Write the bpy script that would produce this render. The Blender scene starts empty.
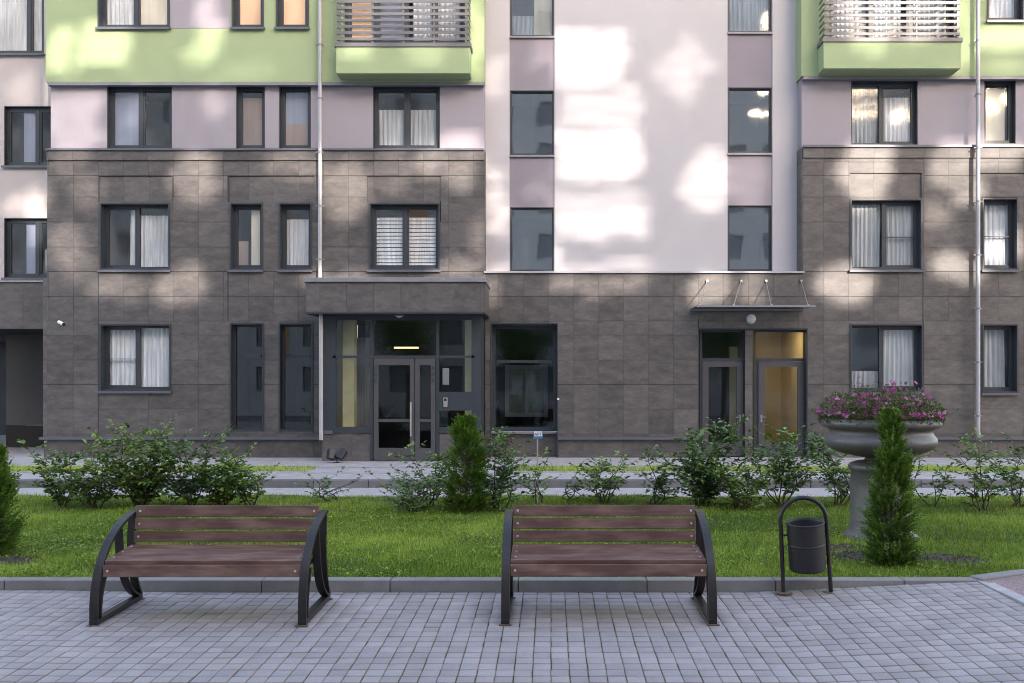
import bpy, math, random
import numpy as np
from mathutils import Vector, Matrix
random.seed(7)
R = math.radians
sc = bpy.context.scene

# ------------------------------------------------------------------ camera, world, sun, exposure
FOC, VX, VY, EYE = 920.0, 551.0, 380.0, 1.95
cd = bpy.data.cameras.new('camera'); cam = bpy.data.objects.new('camera', cd)
sc.collection.objects.link(cam); sc.camera = cam
cam.location = (0, 0, EYE); cam.rotation_euler = (R(90), 0, 0)
cd.sensor_width = 36; cd.lens = FOC / 1024 * 36
cd.shift_x = (512 - VX) / 1024; cd.shift_y = (VY - 341.5) / 1024
cd.clip_end = 2000
KX, KZ = 0.50, 0.40                                   # sun: metres right / up per metre towards the camera side
SUN_EL = math.atan(KZ / math.hypot(1, KX)); SUN_AZ = math.atan2(KX, -1)   # from +Y clockwise
w = bpy.data.worlds.new("World"); sc.world = w; w.use_nodes = True
nt = w.node_tree; nt.nodes.clear()
sky = nt.nodes.new('ShaderNodeTexSky'); sky.sky_type = 'NISHITA'; sky.sun_disc = False
sky.sun_elevation = SUN_EL; sky.sun_rotation = SUN_AZ; sky.altitude = 50; sky.air_density = 1.0; sky.dust_density = 2.0; sky.ozone_density = 0.6
bg = nt.nodes.new('ShaderNodeBackground'); bg.inputs[1].default_value = 0.15
wo = nt.nodes.new('ShaderNodeOutputWorld')
nt.links.new(sky.outputs[0], bg.inputs[0]); nt.links.new(bg.outputs[0], wo.inputs[0])
sl = bpy.data.lights.new('sun', 'SUN'); sl.energy = 2.7; sl.angle = R(0.45); sl.color = (1.0, 0.98, 0.945)
so = bpy.data.objects.new('sun', sl); sc.collection.objects.link(so)
so.rotation_euler = Vector((KX, -1, KZ)).to_track_quat('Z', 'Y').to_euler(); so.location = (20, -40, 30)
sc.view_settings.view_transform = 'Standard'; sc.view_settings.look = 'None'
sc.view_settings.exposure = 2.6; sc.view_settings.use_white_balance = True; sc.view_settings.white_balance_temperature = 7550; sc.view_settings.white_balance_tint = 15; sc.view_settings.gamma = 1
sc.view_settings.use_curve_mapping = False
sc.cycles.max_bounces = 8; sc.cycles.transparent_max_bounces = 16
sc.cycles.caustics_reflective = False; sc.cycles.caustics_refractive = False
sc.cycles.use_denoising = True; sc.cycles.filter_width = 1.0

# ------------------------------------------------------------------ materials
def nodes(name):
    m = bpy.data.materials.new(name); m.use_nodes = True
    t = m.node_tree; return m, t, t.nodes['Principled BSDF']
def nd(t, typ, **kw):
    n = t.nodes.new(typ)
    for k, v in kw.items(): setattr(n, k, v)
    return n
def coords(t, scale=(1, 1, 1)):
    g = nd(t, 'ShaderNodeNewGeometry'); mp = nd(t, 'ShaderNodeMapping'); mp.inputs['Scale'].default_value = scale
    t.links.new(g.outputs['Position'], mp.inputs[0]); return mp.outputs[0]
def noise(t, vec, scale, detail=4, rough=0.55):
    n = nd(t, 'ShaderNodeTexNoise'); n.inputs['Scale'].default_value = scale
    n.inputs['Detail'].default_value = detail; n.inputs['Roughness'].default_value = rough
    t.links.new(vec, n.inputs['Vector']); return n.outputs['Fac']
def maprange(t, v, a, b, c, d):
    n = nd(t, 'ShaderNodeMapRange'); t.links.new(v, n.inputs[0])
    for i, x in enumerate((a, b, c, d)): n.inputs[i + 1].default_value = x
    return n.outputs[0]
def math_(t, op, a, b):
    n = nd(t, 'ShaderNodeMath', operation=op)
    for i, x in enumerate((a, b)):
        if isinstance(x, (int, float)): n.inputs[i].default_value = x
        else: t.links.new(x, n.inputs[i])
    return n.outputs[0]
def mixc(t, f, a, b):
    n = nd(t, 'ShaderNodeMix', data_type='RGBA')
    if isinstance(f, (int, float)): n.inputs[0].default_value = f
    else: t.links.new(f, n.inputs[0])
    for i, x in ((6, a), (7, b)):
        if isinstance(x, tuple): n.inputs[i].default_value = (*x[:3], 1)
        else: t.links.new(x, n.inputs[i])
    return n.outputs[2]
def scalec(t, col, v):
    n = nd(t, 'ShaderNodeVectorMath', operation='SCALE')
    if isinstance(col, tuple): n.inputs[0].default_value = col
    else: t.links.new(col, n.inputs[0])
    t.links.new(v, n.inputs[3]); return n.outputs[0]
def bump(t, bsdf, h, strength, dist=0.01):
    b = nd(t, 'ShaderNodeBump'); b.inputs['Strength'].default_value = strength; b.inputs['Distance'].default_value = dist
    t.links.new(h, b.inputs['Height']); t.links.new(b.outputs[0], bsdf.inputs['Normal'])
def mat(name, col, rough=0.6, metal=0.0, var=0.12, nscale=4, bmp=0.15, bscale=60, spec=0.5, stretch=(1, 1, 1), tone=1.0, col2=None):
    m, t, b = nodes(name)
    v = coords(t, stretch); n1 = noise(t, v, nscale, 5)
    at = nd(t, 'ShaderNodeAttribute', attribute_name='tone')
    f = math_(t, 'ADD', maprange(t, n1, 0.25, 0.75, 1 - var, 1 + var), math_(t, 'MULTIPLY', at.outputs['Fac'], tone))
    c = col
    if col2: c = mixc(t, maprange(t, noise(t, v, nscale * 0.6, 3), 0.35, 0.65, 0, 1), col, col2)
    t.links.new(scalec(t, c, f), b.inputs['Base Color'])
    b.inputs['Roughness'].default_value = rough; b.inputs['Metallic'].default_value = metal
    b.inputs['Specular IOR Level'].default_value = spec
    if bmp: bump(t, b, noise(t, coords(t), bscale, 3), bmp)
    return m

def stone_mat():
    m, t, b = nodes('stone tile')
    at = nd(t, 'ShaderNodeAttribute', attribute_name='tone')
    g = nd(t, 'ShaderNodeNewGeometry'); sh = nd(t, 'ShaderNodeVectorMath', operation='ADD')
    cmb = nd(t, 'ShaderNodeCombineXYZ'); t.links.new(math_(t, 'MULTIPLY', at.outputs['Fac'], 137.0), cmb.inputs[1])
    t.links.new(math_(t, 'MULTIPLY', at.outputs['Fac'], 61.0), cmb.inputs[2])
    t.links.new(g.outputs['Position'], sh.inputs[0]); t.links.new(cmb.outputs[0], sh.inputs[1])
    mp = nd(t, 'ShaderNodeMapping'); mp.inputs['Scale'].default_value = (1.0, 1, 2.4); mp.inputs['Rotation'].default_value = (0, 0.12, 0)
    t.links.new(sh.outputs[0], mp.inputs[0])
    n1 = noise(t, mp.outputs[0], 2.6, 8, 0.66); n2 = noise(t, mp.outputs[0], 9, 8, 0.7)
    f = math_(t, 'ADD', maprange(t, n1, 0.3, 0.72, 0.84, 1.16), math_(t, 'MULTIPLY', at.outputs['Fac'], 0.26))
    f = math_(t, 'ADD', f, maprange(t, n2, 0.3, 0.7, -0.17, 0.17))
    c = mixc(t, maprange(t, n1, 0.35, 0.7, 0, 1), (0.082, 0.077, 0.079), (0.112, 0.100, 0.096))
    t.links.new(scalec(t, c, f), b.inputs['Base Color'])
    b.inputs['Roughness'].default_value = 0.5; b.inputs['Specular IOR Level'].default_value = 0.35
    bump(t, b, n2, 0.25, 0.004)
    return m
def glass_mat(name, ior=1.9, tint=(0.75, 0.8, 0.82), wavy=0.0, rough=0.01):
    m = bpy.data.materials.new(name); m.use_nodes = True; t = m.node_tree; t.nodes.clear()
    o = nd(t, 'ShaderNodeOutputMaterial'); mx = nd(t, 'ShaderNodeMixShader')
    tr = nd(t, 'ShaderNodeBsdfTransparent'); tr.inputs[0].default_value = (*tint, 1)
    gl = nd(t, 'ShaderNodeBsdfGlossy'); gl.inputs['Roughness'].default_value = rough; gl.inputs[0].default_value = (0.95, 0.97, 1, 1)
    lw = nd(t, 'ShaderNodeLayerWeight'); lw.inputs[0].default_value = 0.5; f0 = ((ior-1)/(ior+1))**2; fr_ = math_(t, 'ADD', f0, math_(t, 'MULTIPLY', 1-f0, math_(t, 'POWER', lw.outputs['Facing'], 5.0)))
    if wavy:
        b = nd(t, 'ShaderNodeBump'); b.inputs['Strength'].default_value = 1; b.inputs['Distance'].default_value = wavy
        t.links.new(noise(t, coords(t, (1.0, 1, 0.7)), 1.3, 1), b.inputs['Height']); t.links.new(b.outputs[0], gl.inputs['Normal'])
    t.links.new(fr_, mx.inputs[0]); t.links.new(tr.outputs[0], mx.inputs[1]); t.links.new(gl.outputs[0], mx.inputs[2])
    t.links.new(mx.outputs[0], o.inputs[0]); return m
def leaf_mat(name, c1, c2, rough=0.5, trans=0.25):
    m, t, b = nodes(name)
    at = nd(t, 'ShaderNodeAttribute', attribute_name='tone')
    c = mixc(t, at.outputs['Fac'], c1, c2)
    t.links.new(c, b.inputs['Base Color']); b.inputs['Roughness'].default_value = rough
    b.inputs['Specular IOR Level'].default_value = 0.35
    tr = nd(t, 'ShaderNodeBsdfTranslucent'); t.links.new(c, tr.inputs[0])
    mx = nd(t, 'ShaderNodeMixShader'); mx.inputs[0].default_value = trans
    o = t.nodes['Material Output']; t.links.new(b.outputs[0], mx.inputs[1]); t.links.new(tr.outputs[0], mx.inputs[2]); t.links.new(mx.outputs[0], o.inputs[0])
    return m
def emis(name, col, s):
    m, t, b = nodes(name); b.inputs['Base Color'].default_value = (*col, 1)
    b.inputs['Emission Color'].default_value = (*col, 1); b.inputs['Emission Strength'].default_value = s; return m
def curtain_mat(name, col, sc_=26, var=0.22):
    m, t, b = nodes(name)
    n = noise(t, coords(t, (1, 1, 0.05)), sc_, 2); n2 = noise(t, coords(t, (0.6, 1, 0.3)), 2, 2)
    f = math_(t, 'MULTIPLY', maprange(t, n, 0.3, 0.7, 1 - var, 1 + var), maprange(t, n2, 0.3, 0.7, 0.8, 1.15))
    t.links.new(scalec(t, col, f), b.inputs['Base Color']); b.inputs['Roughness'].default_value = 0.9
    return m
def wood_mat():
    m, t, b = nodes('bench wood')
    at = nd(t, 'ShaderNodeAttribute', attribute_name='tone')
    v = coords(t, (0.35, 5, 5)); n = noise(t, v, 9, 6, 0.65); n2 = noise(t, coords(t, (1, 3, 3)), 3, 3)
    f = math_(t, 'ADD', maprange(t, n, 0.3, 0.7, 0.72, 1.25), math_(t, 'MULTIPLY', at.outputs['Fac'], 0.5))
    c = mixc(t, maprange(t, n2, 0.4, 0.7, 0, 1), (0.118, 0.054, 0.043), (0.225, 0.128, 0.098))
    t.links.new(scalec(t, c, f), b.inputs['Base Color'])
    t.links.new(maprange(t, n2, 0.3, 0.7, 0.30, 0.52), b.inputs['Roughness'])
    bump(t, b, n, 0.3, 0.003); return m
def paver_mat():
    m, t, b = nodes('concrete paver')
    at = nd(t, 'ShaderNodeAttribute', attribute_name='tone'); st = nd(t, 'ShaderNodeAttribute', attribute_name='stain')
    v = coords(t); n = noise(t, v, 3, 5); n2 = noise(t, v, 90, 3); n3 = noise(t, v, 0.7, 4)
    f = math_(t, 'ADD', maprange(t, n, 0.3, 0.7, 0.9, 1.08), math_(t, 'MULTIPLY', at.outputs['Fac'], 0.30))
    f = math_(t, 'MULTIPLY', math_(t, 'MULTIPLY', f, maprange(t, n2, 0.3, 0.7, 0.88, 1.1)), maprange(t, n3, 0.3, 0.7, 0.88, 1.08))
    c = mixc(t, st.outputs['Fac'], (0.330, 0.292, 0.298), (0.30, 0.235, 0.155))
    t.links.new(scalec(t, c, f), b.inputs['Base Color']); b.inputs['Roughness'].default_value = 0.7
    bump(t, b, n2, 0.3, 0.002); return m
def granite(name, c1, c2, scale=220, rough=0.55):
    m, t, b = nodes(name); v = coords(t)
    n = noise(t, v, scale, 2, 0.7); n2 = noise(t, v, 5, 4)
    c = mixc(t, maprange(t, n, 0.42, 0.6, 0, 1), c1, c2)
    t.links.new(scalec(t, c, maprange(t, n2, 0.3, 0.7, 0.8, 1.15)), b.inputs['Base Color'])
    b.inputs['Roughness'].default_value = rough; bump(t, b, n, 0.3, 0.002); return m

M = {}
M['stone'] = stone_mat()
M['joint'] = mat('dark joint backing', (0.022, 0.020, 0.021), 0.8, var=0.1)
M['white'] = mat('white render', (0.425, 0.412, 0.435), 0.85, var=0.035, nscale=0.7, bmp=0.25, bscale=180)
M['pale'] = mat('pale render', (0.455, 0.435, 0.46), 0.85, var=0.035, nscale=0.7, bmp=0.25, bscale=180)
M['lilac'] = mat('lilac render', (0.285, 0.262, 0.298), 0.85, var=0.05, nscale=0.9, bmp=0.25, bscale=180)
M['lilac2'] = mat('deep lilac render', (0.235, 0.212, 0.248), 0.85, var=0.05, nscale=0.9, bmp=0.25, bscale=180)
M['cream'] = mat('cream render', (0.42, 0.385, 0.385), 0.85, var=0.05, nscale=0.9, bmp=0.25, bscale=180)
M['green'] = mat('green render', (0.285, 0.362, 0.208), 0.85, var=0.06, nscale=0.7, bmp=0.25, bscale=180)
M['frame'] = mat('dark grey metal', (0.030, 0.036, 0.046), 0.45, var=0.08, bmp=0.03)
M['doorgrey'] = mat('grey door metal', (0.066, 0.064, 0.071), 0.4, var=0.06, bmp=0.03)
M['brownframe'] = mat('brown sash', (0.075, 0.058, 0.052), 0.45, var=0.08, bmp=0.03)
M['flash'] = mat('grey flashing', (0.20, 0.20, 0.22), 0.4, var=0.1, bmp=0.03)
M['sill'] = mat('sheet sill', (0.095, 0.10, 0.125), 0.35, var=0.1, bmp=0.03)
M['pipe'] = mat('light downpipe', (0.36, 0.355, 0.38), 0.35, var=0.08, bmp=0.03)
M['steel'] = mat('brushed steel', (0.5, 0.5, 0.5), 0.3, metal=0.8, var=0.1, bmp=0)
M['rail'] = mat('balcony rail metal', (0.12, 0.12, 0.13), 0.4, var=0.1, bmp=0.03)
M['glass'] = glass_mat('window glass', 1.62, (0.95, 0.97, 0.98), rough=0.02)
M['glasswavy'] = glass_mat('stairwell glass', 2.9, (0.7, 0.75, 0.78), wavy=0.004, rough=0.03)
M['glassdark'] = glass_mat('tinted glass', 1.8, (0.55, 0.58, 0.62))
M['glasscoat'] = glass_mat('coated glass', 2.0, (0.95, 0.97, 0.98), wavy=0.003, rough=0.05)
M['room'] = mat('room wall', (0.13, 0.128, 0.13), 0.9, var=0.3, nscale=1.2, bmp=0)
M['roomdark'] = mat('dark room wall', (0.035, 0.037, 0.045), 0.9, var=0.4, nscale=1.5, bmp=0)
M['roomwarm'] = mat('warm corridor wall', (0.50, 0.42, 0.22), 0.8, var=0.15, nscale=1.5, bmp=0)
M['yellow'] = mat('pale yellow column', (0.78, 0.76, 0.45), 0.8, var=0.1, bmp=0)
M['cwhite'] = curtain_mat('white net curtain', (0.64, 0.65, 0.67))
M['cgrey'] = curtain_mat('grey net curtain', (0.42, 0.43, 0.44))
M['cpeach_refl'] = curtain_mat('peach blind and orange reflection', (0.95, 0.60, 0.38), 5, 0.05)  # also colours panes as an orange reflection
M['cbeige'] = curtain_mat('beige blind', (0.75, 0.68, 0.55), 6, 0.08)
M['cbrown'] = curtain_mat('brown blind', (0.30, 0.22, 0.19), 6, 0.08)
M['cblue'] = curtain_mat('blue grey blind', (0.24, 0.26, 0.34), 6, 0.08)
M['wood'] = wood_mat()
M['iron'] = mat('dark painted steel', (0.011, 0.010, 0.012), 0.42, var=0.25, nscale=14, bmp=0.08, col2=(0.022, 0.015, 0.013))
M['rust'] = mat('rusty plate', (0.13, 0.085, 0.06), 0.8, var=0.3, nscale=20)
M['bolt'] = mat('zinc bolt', (0.6, 0.6, 0.6), 0.35, metal=0.6, bmp=0)
M['binm'] = mat('bin sheet metal', (0.019, 0.016, 0.019), 0.5, var=0.2, nscale=6, bmp=0.05)
M['paver'] = paver_mat()
M['pjoint'] = mat('paver joint sand', (0.095, 0.082, 0.066), 0.95, var=0.4, nscale=8, bmp=0.4)
M['kerb'] = mat('kerb concrete', (0.225, 0.210, 0.210), 0.8, var=0.16, nscale=5, bmp=0.3, bscale=90)
M['walk'] = granite('sidewalk paving', (0.35, 0.325, 0.335), (0.43, 0.405, 0.415), 60, 0.8)
M['walkd'] = mat('kerb face', (0.155, 0.15, 0.155), 0.8, var=0.15, nscale=4)
M['pink'] = granite('pink gravel paving', (0.20, 0.13, 0.13), (0.36, 0.26, 0.26), 70, 0.9)
M['soil'] = mat('lawn soil', (0.055, 0.065, 0.022), 0.95, var=0.4, nscale=5, bmp=0.6, bscale=50, col2=(0.040, 0.070, 0.016))
M['dirt'] = mat('bare dirt', (0.060, 0.046, 0.038), 0.95, var=0.4, nscale=12, bmp=0.8, bscale=60)
M['grass'] = leaf_mat('grass blade', (0.090, 0.175, 0.013), (0.44, 0.56, 0.09), 0.5, 0.3)
M['leafA'] = leaf_mat('shrub leaf', (0.050, 0.115, 0.018), (0.27, 0.40, 0.10), 0.45, 0.2)
M['leafB'] = leaf_mat('bluish shrub leaf', (0.045, 0.105, 0.030), (0.22, 0.35, 0.12), 0.42, 0.18)
M['thuja'] = leaf_mat('thuja spray', (0.034, 0.085, 0.012), (0.20, 0.33, 0.05), 0.6, 0.15)
M['thujab'] = leaf_mat('bright thuja spray', (0.045, 0.110, 0.012), (0.17, 0.29, 0.035), 0.6, 0.2)
M['stem'] = mat('woody stem', (0.07, 0.05, 0.035), 0.8, var=0.25, nscale=30)
M['urn'] = granite('granite', (0.080, 0.072, 0.073), (0.165, 0.15, 0.152), 160, 0.42)
M['petal'] = leaf_mat('petal', (0.32, 0.010, 0.17), (0.66, 0.30, 0.50), 0.6, 0.3)
M['pleaf'] = leaf_mat('petunia leaf', (0.045, 0.085, 0.02), (0.16, 0.21, 0.06), 0.6, 0.3)
M['dry'] = leaf_mat('dried flower', (0.13, 0.075, 0.04), (0.27, 0.19, 0.11), 0.8, 0.2)
M['plastic_white'] = mat('white plastic', (0.75, 0.75, 0.75), 0.4, var=0.02, bmp=0)
M['black'] = mat('black plastic', (0.012, 0.012, 0.014), 0.4, var=0.1, bmp=0)
M['lampglass'] = mat('opal lamp cover', (0.55, 0.54, 0.56), 0.35, var=0.03, bmp=0)
M['glow'] = emis('lit tube', (1.0, 0.78, 0.42), 0.28)
M['glow2'] = emis('lit corridor lamp', (1.0, 0.80, 0.45), 2.6)
M['signblue'] = mat('sign blue', (0.04, 0.20, 0.50), 0.5, var=0.03, bmp=0)
M['signwhite'] = mat('sign white', (0.75, 0.77, 0.8), 0.5, var=0.03, bmp=0)
M['signred'] = mat('sign red', (0.30, 0.03, 0.05), 0.5, var=0.03, bmp=0)
M['oppwall'] = mat('opposite render', (0.50, 0.49, 0.50), 0.85, var=0.05, nscale=0.5)
M['opporange'] = mat('opposite orange render', (0.62, 0.33, 0.18), 0.85, var=0.05, nscale=0.5)
M['bark'] = mat('bark', (0.10, 0.075, 0.055), 0.9, var=0.3, nscale=12)

# ------------------------------------------------------------------ mesh helpers
WLOC = {}
def link(o): sc.collection.objects.link(o); return o
def setp(o, label=None, cat=None, group=None, kind=None):
    if label: o['label'] = label
    if cat: o['category'] = cat
    if group: o['group'] = group
    if kind: o['kind'] = kind
    return o
def empty(name, loc, label, cat, group=None, rz=0):
    o = link(bpy.data.objects.new(name, None)); o.location = loc; o.rotation_euler = (0, 0, rz); o.empty_display_size = 0.1
    WLOC[o] = Vector(loc); return setp(o, label, cat, group)
class MB:
    def __init__(s): s.v = []; s.f = []; s.t = []; s.sm = []
    def add(s, vs, fs, tone=0.0, smooth=False):
        b = len(s.v); s.v += [tuple(v) for v in vs]; s.f += [tuple(b + i for i in f) for f in fs]
        s.t += [tone] * len(fs); s.sm += [smooth] * len(fs)
    def box(s, x0, x1, y0, y1, z0, z1, tone=0.0):
        if x0 > x1: x0, x1 = x1, x0
        if y0 > y1: y0, y1 = y1, y0
        if z0 > z1: z0, z1 = z1, z0
        s.add([(x0,y0,z0),(x1,y0,z0),(x1,y1,z0),(x0,y1,z0),(x0,y0,z1),(x1,y0,z1),(x1,y1,z1),(x0,y1,z1)],
              [(0,3,2,1),(4,5,6,7),(0,1,5,4),(1,2,6,5),(2,3,7,6),(3,0,4,7)], tone)
    def bevbox(s, x0, x1, y0, y1, z0, z1, b, tone=0.0):
        """box whose front (-Y), top and end edges are chamfered"""
        cx, cy, cz = (x0+x1)/2, (y0+y1)/2, (z0+z1)/2; hx, hy, hz = abs(x1-x0)/2, abs(y1-y0)/2, abs(z1-z0)/2
        vs = []; idx = {}
        for ax in range(3):
            for sx in (-1, 1):
                for sy in (-1, 1):
                    for sz in (-1, 1):
                        ex, ey, ez = hx - (b if ax != 0 else 0), hy - (b if ax != 1 else 0), hz - (b if ax != 2 else 0)
                        idx[(ax, sx, sy, sz)] = len(vs); vs.append((cx + sx*ex, cy + sy*ey, cz + sz*ez))
        fs = []
        for sg in (-1, 1):
            q = [(0,sg,a,c) for a, c in ((-1,-1),(1,-1),(1,1),(-1,1))]; fs.append([idx[k] for k in q][::sg])
            q = [(1,a,sg,c) for a, c in ((-1,-1),(1,-1),(1,1),(-1,1))]; fs.append([idx[k] for k in q][::-sg])
            q = [(2,a,c,sg) for a, c in ((-1,-1),(1,-1),(1,1),(-1,1))]; fs.append([idx[k] for k in q][::sg])
        for a in (-1, 1):
            for c in (-1, 1):
                fs.append([idx[(0,a,c,-1)], idx[(0,a,c,1)], idx[(1,a,c,1)], idx[(1,a,c,-1)]])
                fs.append([idx[(0,a,-1,c)], idx[(0,a,1,c)], idx[(2,a,1,c)], idx[(2,a,-1,c)]])
                fs.append([idx[(1,-1,a,c)], idx[(1,1,a,c)], idx[(2,1,a,c)], idx[(2,-1,a,c)]])
                for d in (-1, 1): fs.append([idx[(0,a,c,d)], idx[(1,a,c,d)], idx[(2,a,c,d)]])
        s.add(vs, fs, tone)
    def tube(s, pts, r, n=8, tone=0.0, caps=True):
        pts = [Vector(p) for p in pts]; k = len(pts); rs = r if isinstance(r, (list, tuple)) else [r] * k
        vs = []; up = Vector((0.13, 0.31, 0.94))
        for i, p in enumerate(pts):
            d = (pts[min(i+1, k-1)] - pts[max(i-1, 0)]).normalized()
            a = d.cross(up);
            if a.length < 0.1: a = d.cross(Vector((1, 0, 0)))
            a.normalize(); b = d.cross(a)
            for j in range(n):
                an = 2*math.pi*j/n; vs.append(p + (a*math.cos(an) + b*math.sin(an)) * rs[i])
        fs = [(i*n+j, i*n+(j+1) % n, (i+1)*n+(j+1) % n, (i+1)*n+j) for i in range(k-1) for j in range(n)]
        s.add(vs, fs, tone, n > 4)
        if caps: s.add(vs[:n], [tuple(range(n))], tone); s.add(vs[-n:], [tuple(range(n))[::-1]], tone)
    def lathe(s, prof, c, n=48, tone=0.0):
        vs = [(c[0]+r*math.cos(2*math.pi*j/n), c[1]+r*math.sin(2*math.pi*j/n), c[2]+z) for r, z in prof for j in range(n)]
        fs = [(i*n+j, i*n+(j+1) % n, (i+1)*n+(j+1) % n, (i+1)*n+j) for i in range(len(prof)-1) for j in range(n)]
        s.add(vs, fs, tone, True)
    def build(s, name, m, parent=None, origin=None, bevel=0, **kw):
        v = np.array(s.v, dtype=np.float64).reshape(-1, 3)
        base = WLOC.get(parent, Vector((0, 0, 0))) if parent else Vector((0, 0, 0))
        o0 = Vector(origin) if origin else (Vector((v[:,0].mean(), v[:,1].mean(), v[:,2].min())) if len(v) else Vector())
        v = v - np.array(o0)
        me = bpy.data.meshes.new(name); me.from_pydata(v.tolist(), [], s.f); me.materials.append(m)
        at = me.attributes.new('tone', 'FLOAT', 'FACE'); at.data.foreach_set('value', s.t)
        me.polygons.foreach_set('use_smooth', s.sm); me.update()
        o = link(bpy.data.objects.new(name, me))
        if parent: o.parent = parent
        o.location = o0 - base; WLOC[o] = o0
        if bevel:
            bm = o.modifiers.new('bevel', 'BEVEL'); bm.width = bevel; bm.segments = 2; bm.limit_method = 'ANGLE'
        return setp(o, **kw)
def npmesh(name, V, Fc, m, parent=None, tone=None, origin=(0, 0, 0), smooth=False, **kw):
    """V (n,3) world, Fc (k,3|4) int, tone per face"""
    o0 = np.array(origin); me = bpy.data.meshes.new(name); k, q = Fc.shape
    me.vertices.add(len(V)); me.vertices.foreach_set('co', (V - o0).astype(np.float32).ravel())
    me.loops.add(k*q); me.loops.foreach_set('vertex_index', Fc.astype(np.int32).ravel())
    me.polygons.add(k); me.polygons.foreach_set('loop_start', np.arange(k, dtype=np.int32)*q)
    me.polygons.foreach_set('loop_total', np.full(k, q, dtype=np.int32))
    if tone is not None:
        at = me.attributes.new('tone', 'FLOAT', 'FACE'); at.data.foreach_set('value', np.asarray(tone, dtype=np.float32))
    me.update(calc_edges=True); me.validate(); me.materials.append(m)
    if smooth: me.polygons.foreach_set('use_smooth', np.ones(k, dtype=bool))
    o = link(bpy.data.objects.new(name, me)); base = WLOC.get(parent, Vector()) if parent else Vector()
    if parent: o.parent = parent
    o.location = Vector(origin) - base; WLOC[o] = Vector(origin); return setp(o, **kw)

F = 21.45                                             # distance of the stone facade
def PX(px, d=F): return (px - VX) * d / FOC
def PZ(py, d=F): return EYE - (py - VY) * d / FOC
def subtract(rect, holes):
    """rect minus holes -> list of rects (x0,x1,z0,z1)"""
    x0, x1, z0, z1 = rect
    hs = [h for h in holes if h[0] < x1-1e-6 and h[1] > x0+1e-6 and h[2] < z1-1e-6 and h[3] > z0+1e-6]
    if not hs: return [rect]
    xs = sorted({x0, x1, *[min(max(v, x0), x1) for h in hs for v in h[:2]]})
    zs = sorted({z0, z1, *[min(max(v, z0), z1) for h in hs for v in h[2:]]})
    out = []
    for i in range(len(xs)-1):
        run = None
        for j in range(len(zs)-1):
            cx, cz = (xs[i]+xs[i+1])/2, (zs[j]+zs[j+1])/2
            if any(h[0] < cx < h[1] and h[2] < cz < h[3] for h in hs):
                if run: out.append(run); run = None
            elif run: run = (run[0], run[1], run[2], zs[j+1])
            else: run = (xs[i], xs[i+1], zs[j], zs[j+1])
        if run: out.append(run)
    return [r for r in out if r[1]-r[0] > 0.004 and r[3]-r[2] > 0.004]
def wall(name, rect, holes, y, th, m, parent):
    b = MB()
    for r in subtract(rect, holes): b.box(r[0], r[1], y, y+th, r[2], r[3])
    return b.build(name, m, parent)
def tiled(rect, holes, y, xs, zs, tiles, back, gap=0.0045, th=0.03, wide=False):
    x0, x1, z0, z1 = rect
    X = [x0] + [x for x in xs if x0+0.02 < x < x1-0.02] + [x1]; Z = [z0] + [z for z in zs if z0+0.02 < z < z1-0.02] + [z1]
    X0_ = X
    for j in range(len(Z)-1):
        pyc = VY-((Z[j]+Z[j+1])/2-EYE)*FOC/F; X = X0_
        if wide and (197 < pyc < 272 or 321 < pyc < 440): X = [x for k, x in enumerate(X0_) if k in (0, len(X0_)-1) or k % 2 == (0 if x < 0 else 1)]
        for i in range(len(X)-1):
            tn = random.uniform(-0.5, 0.5)*(1.7 if random.random() < 0.18 else 0.8)
            for r in subtract((X[i], X[i+1], Z[j], Z[j+1]), holes):
                if r[1]-r[0] > 0.03 and r[3]-r[2] > 0.03:
                    dy = random.uniform(-0.001, 0.001)
                    tiles.box(r[0]+gap*0.4, r[1]-gap*0.4, y+dy, y+th, r[2]+gap, r[3]-gap, tn)
    for r in subtract(rect, holes): back.box(r[0], r[1], y+th-0.012, y+th+0.20, r[2], r[3])

# ------------------------------------------------------------------ the apartment building
B = empty('apartment_building', (0, F, 0.14), 'grey stone clad apartment building with white, lilac and green rendered upper walls', 'building')
tile_x = [PX(98.5) + 0.583*k for k in range(-12, 60)] + [PX(73.6)]
tile_z = [PZ(p) for p in (434, 409, 384.5, 360, 335, 321, 296.3, 271.5, 247, 222, 197, 175.7, 162)]
tile_x.sort(); tile_z.sort()
ZB = 0.14
holes_main = []; recess = []
def hpx(x0, x1, y0, y1, d=F): return (PX(x0, d), PX(x1, d), PZ(y1, d), PZ(y0, d))

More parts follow.
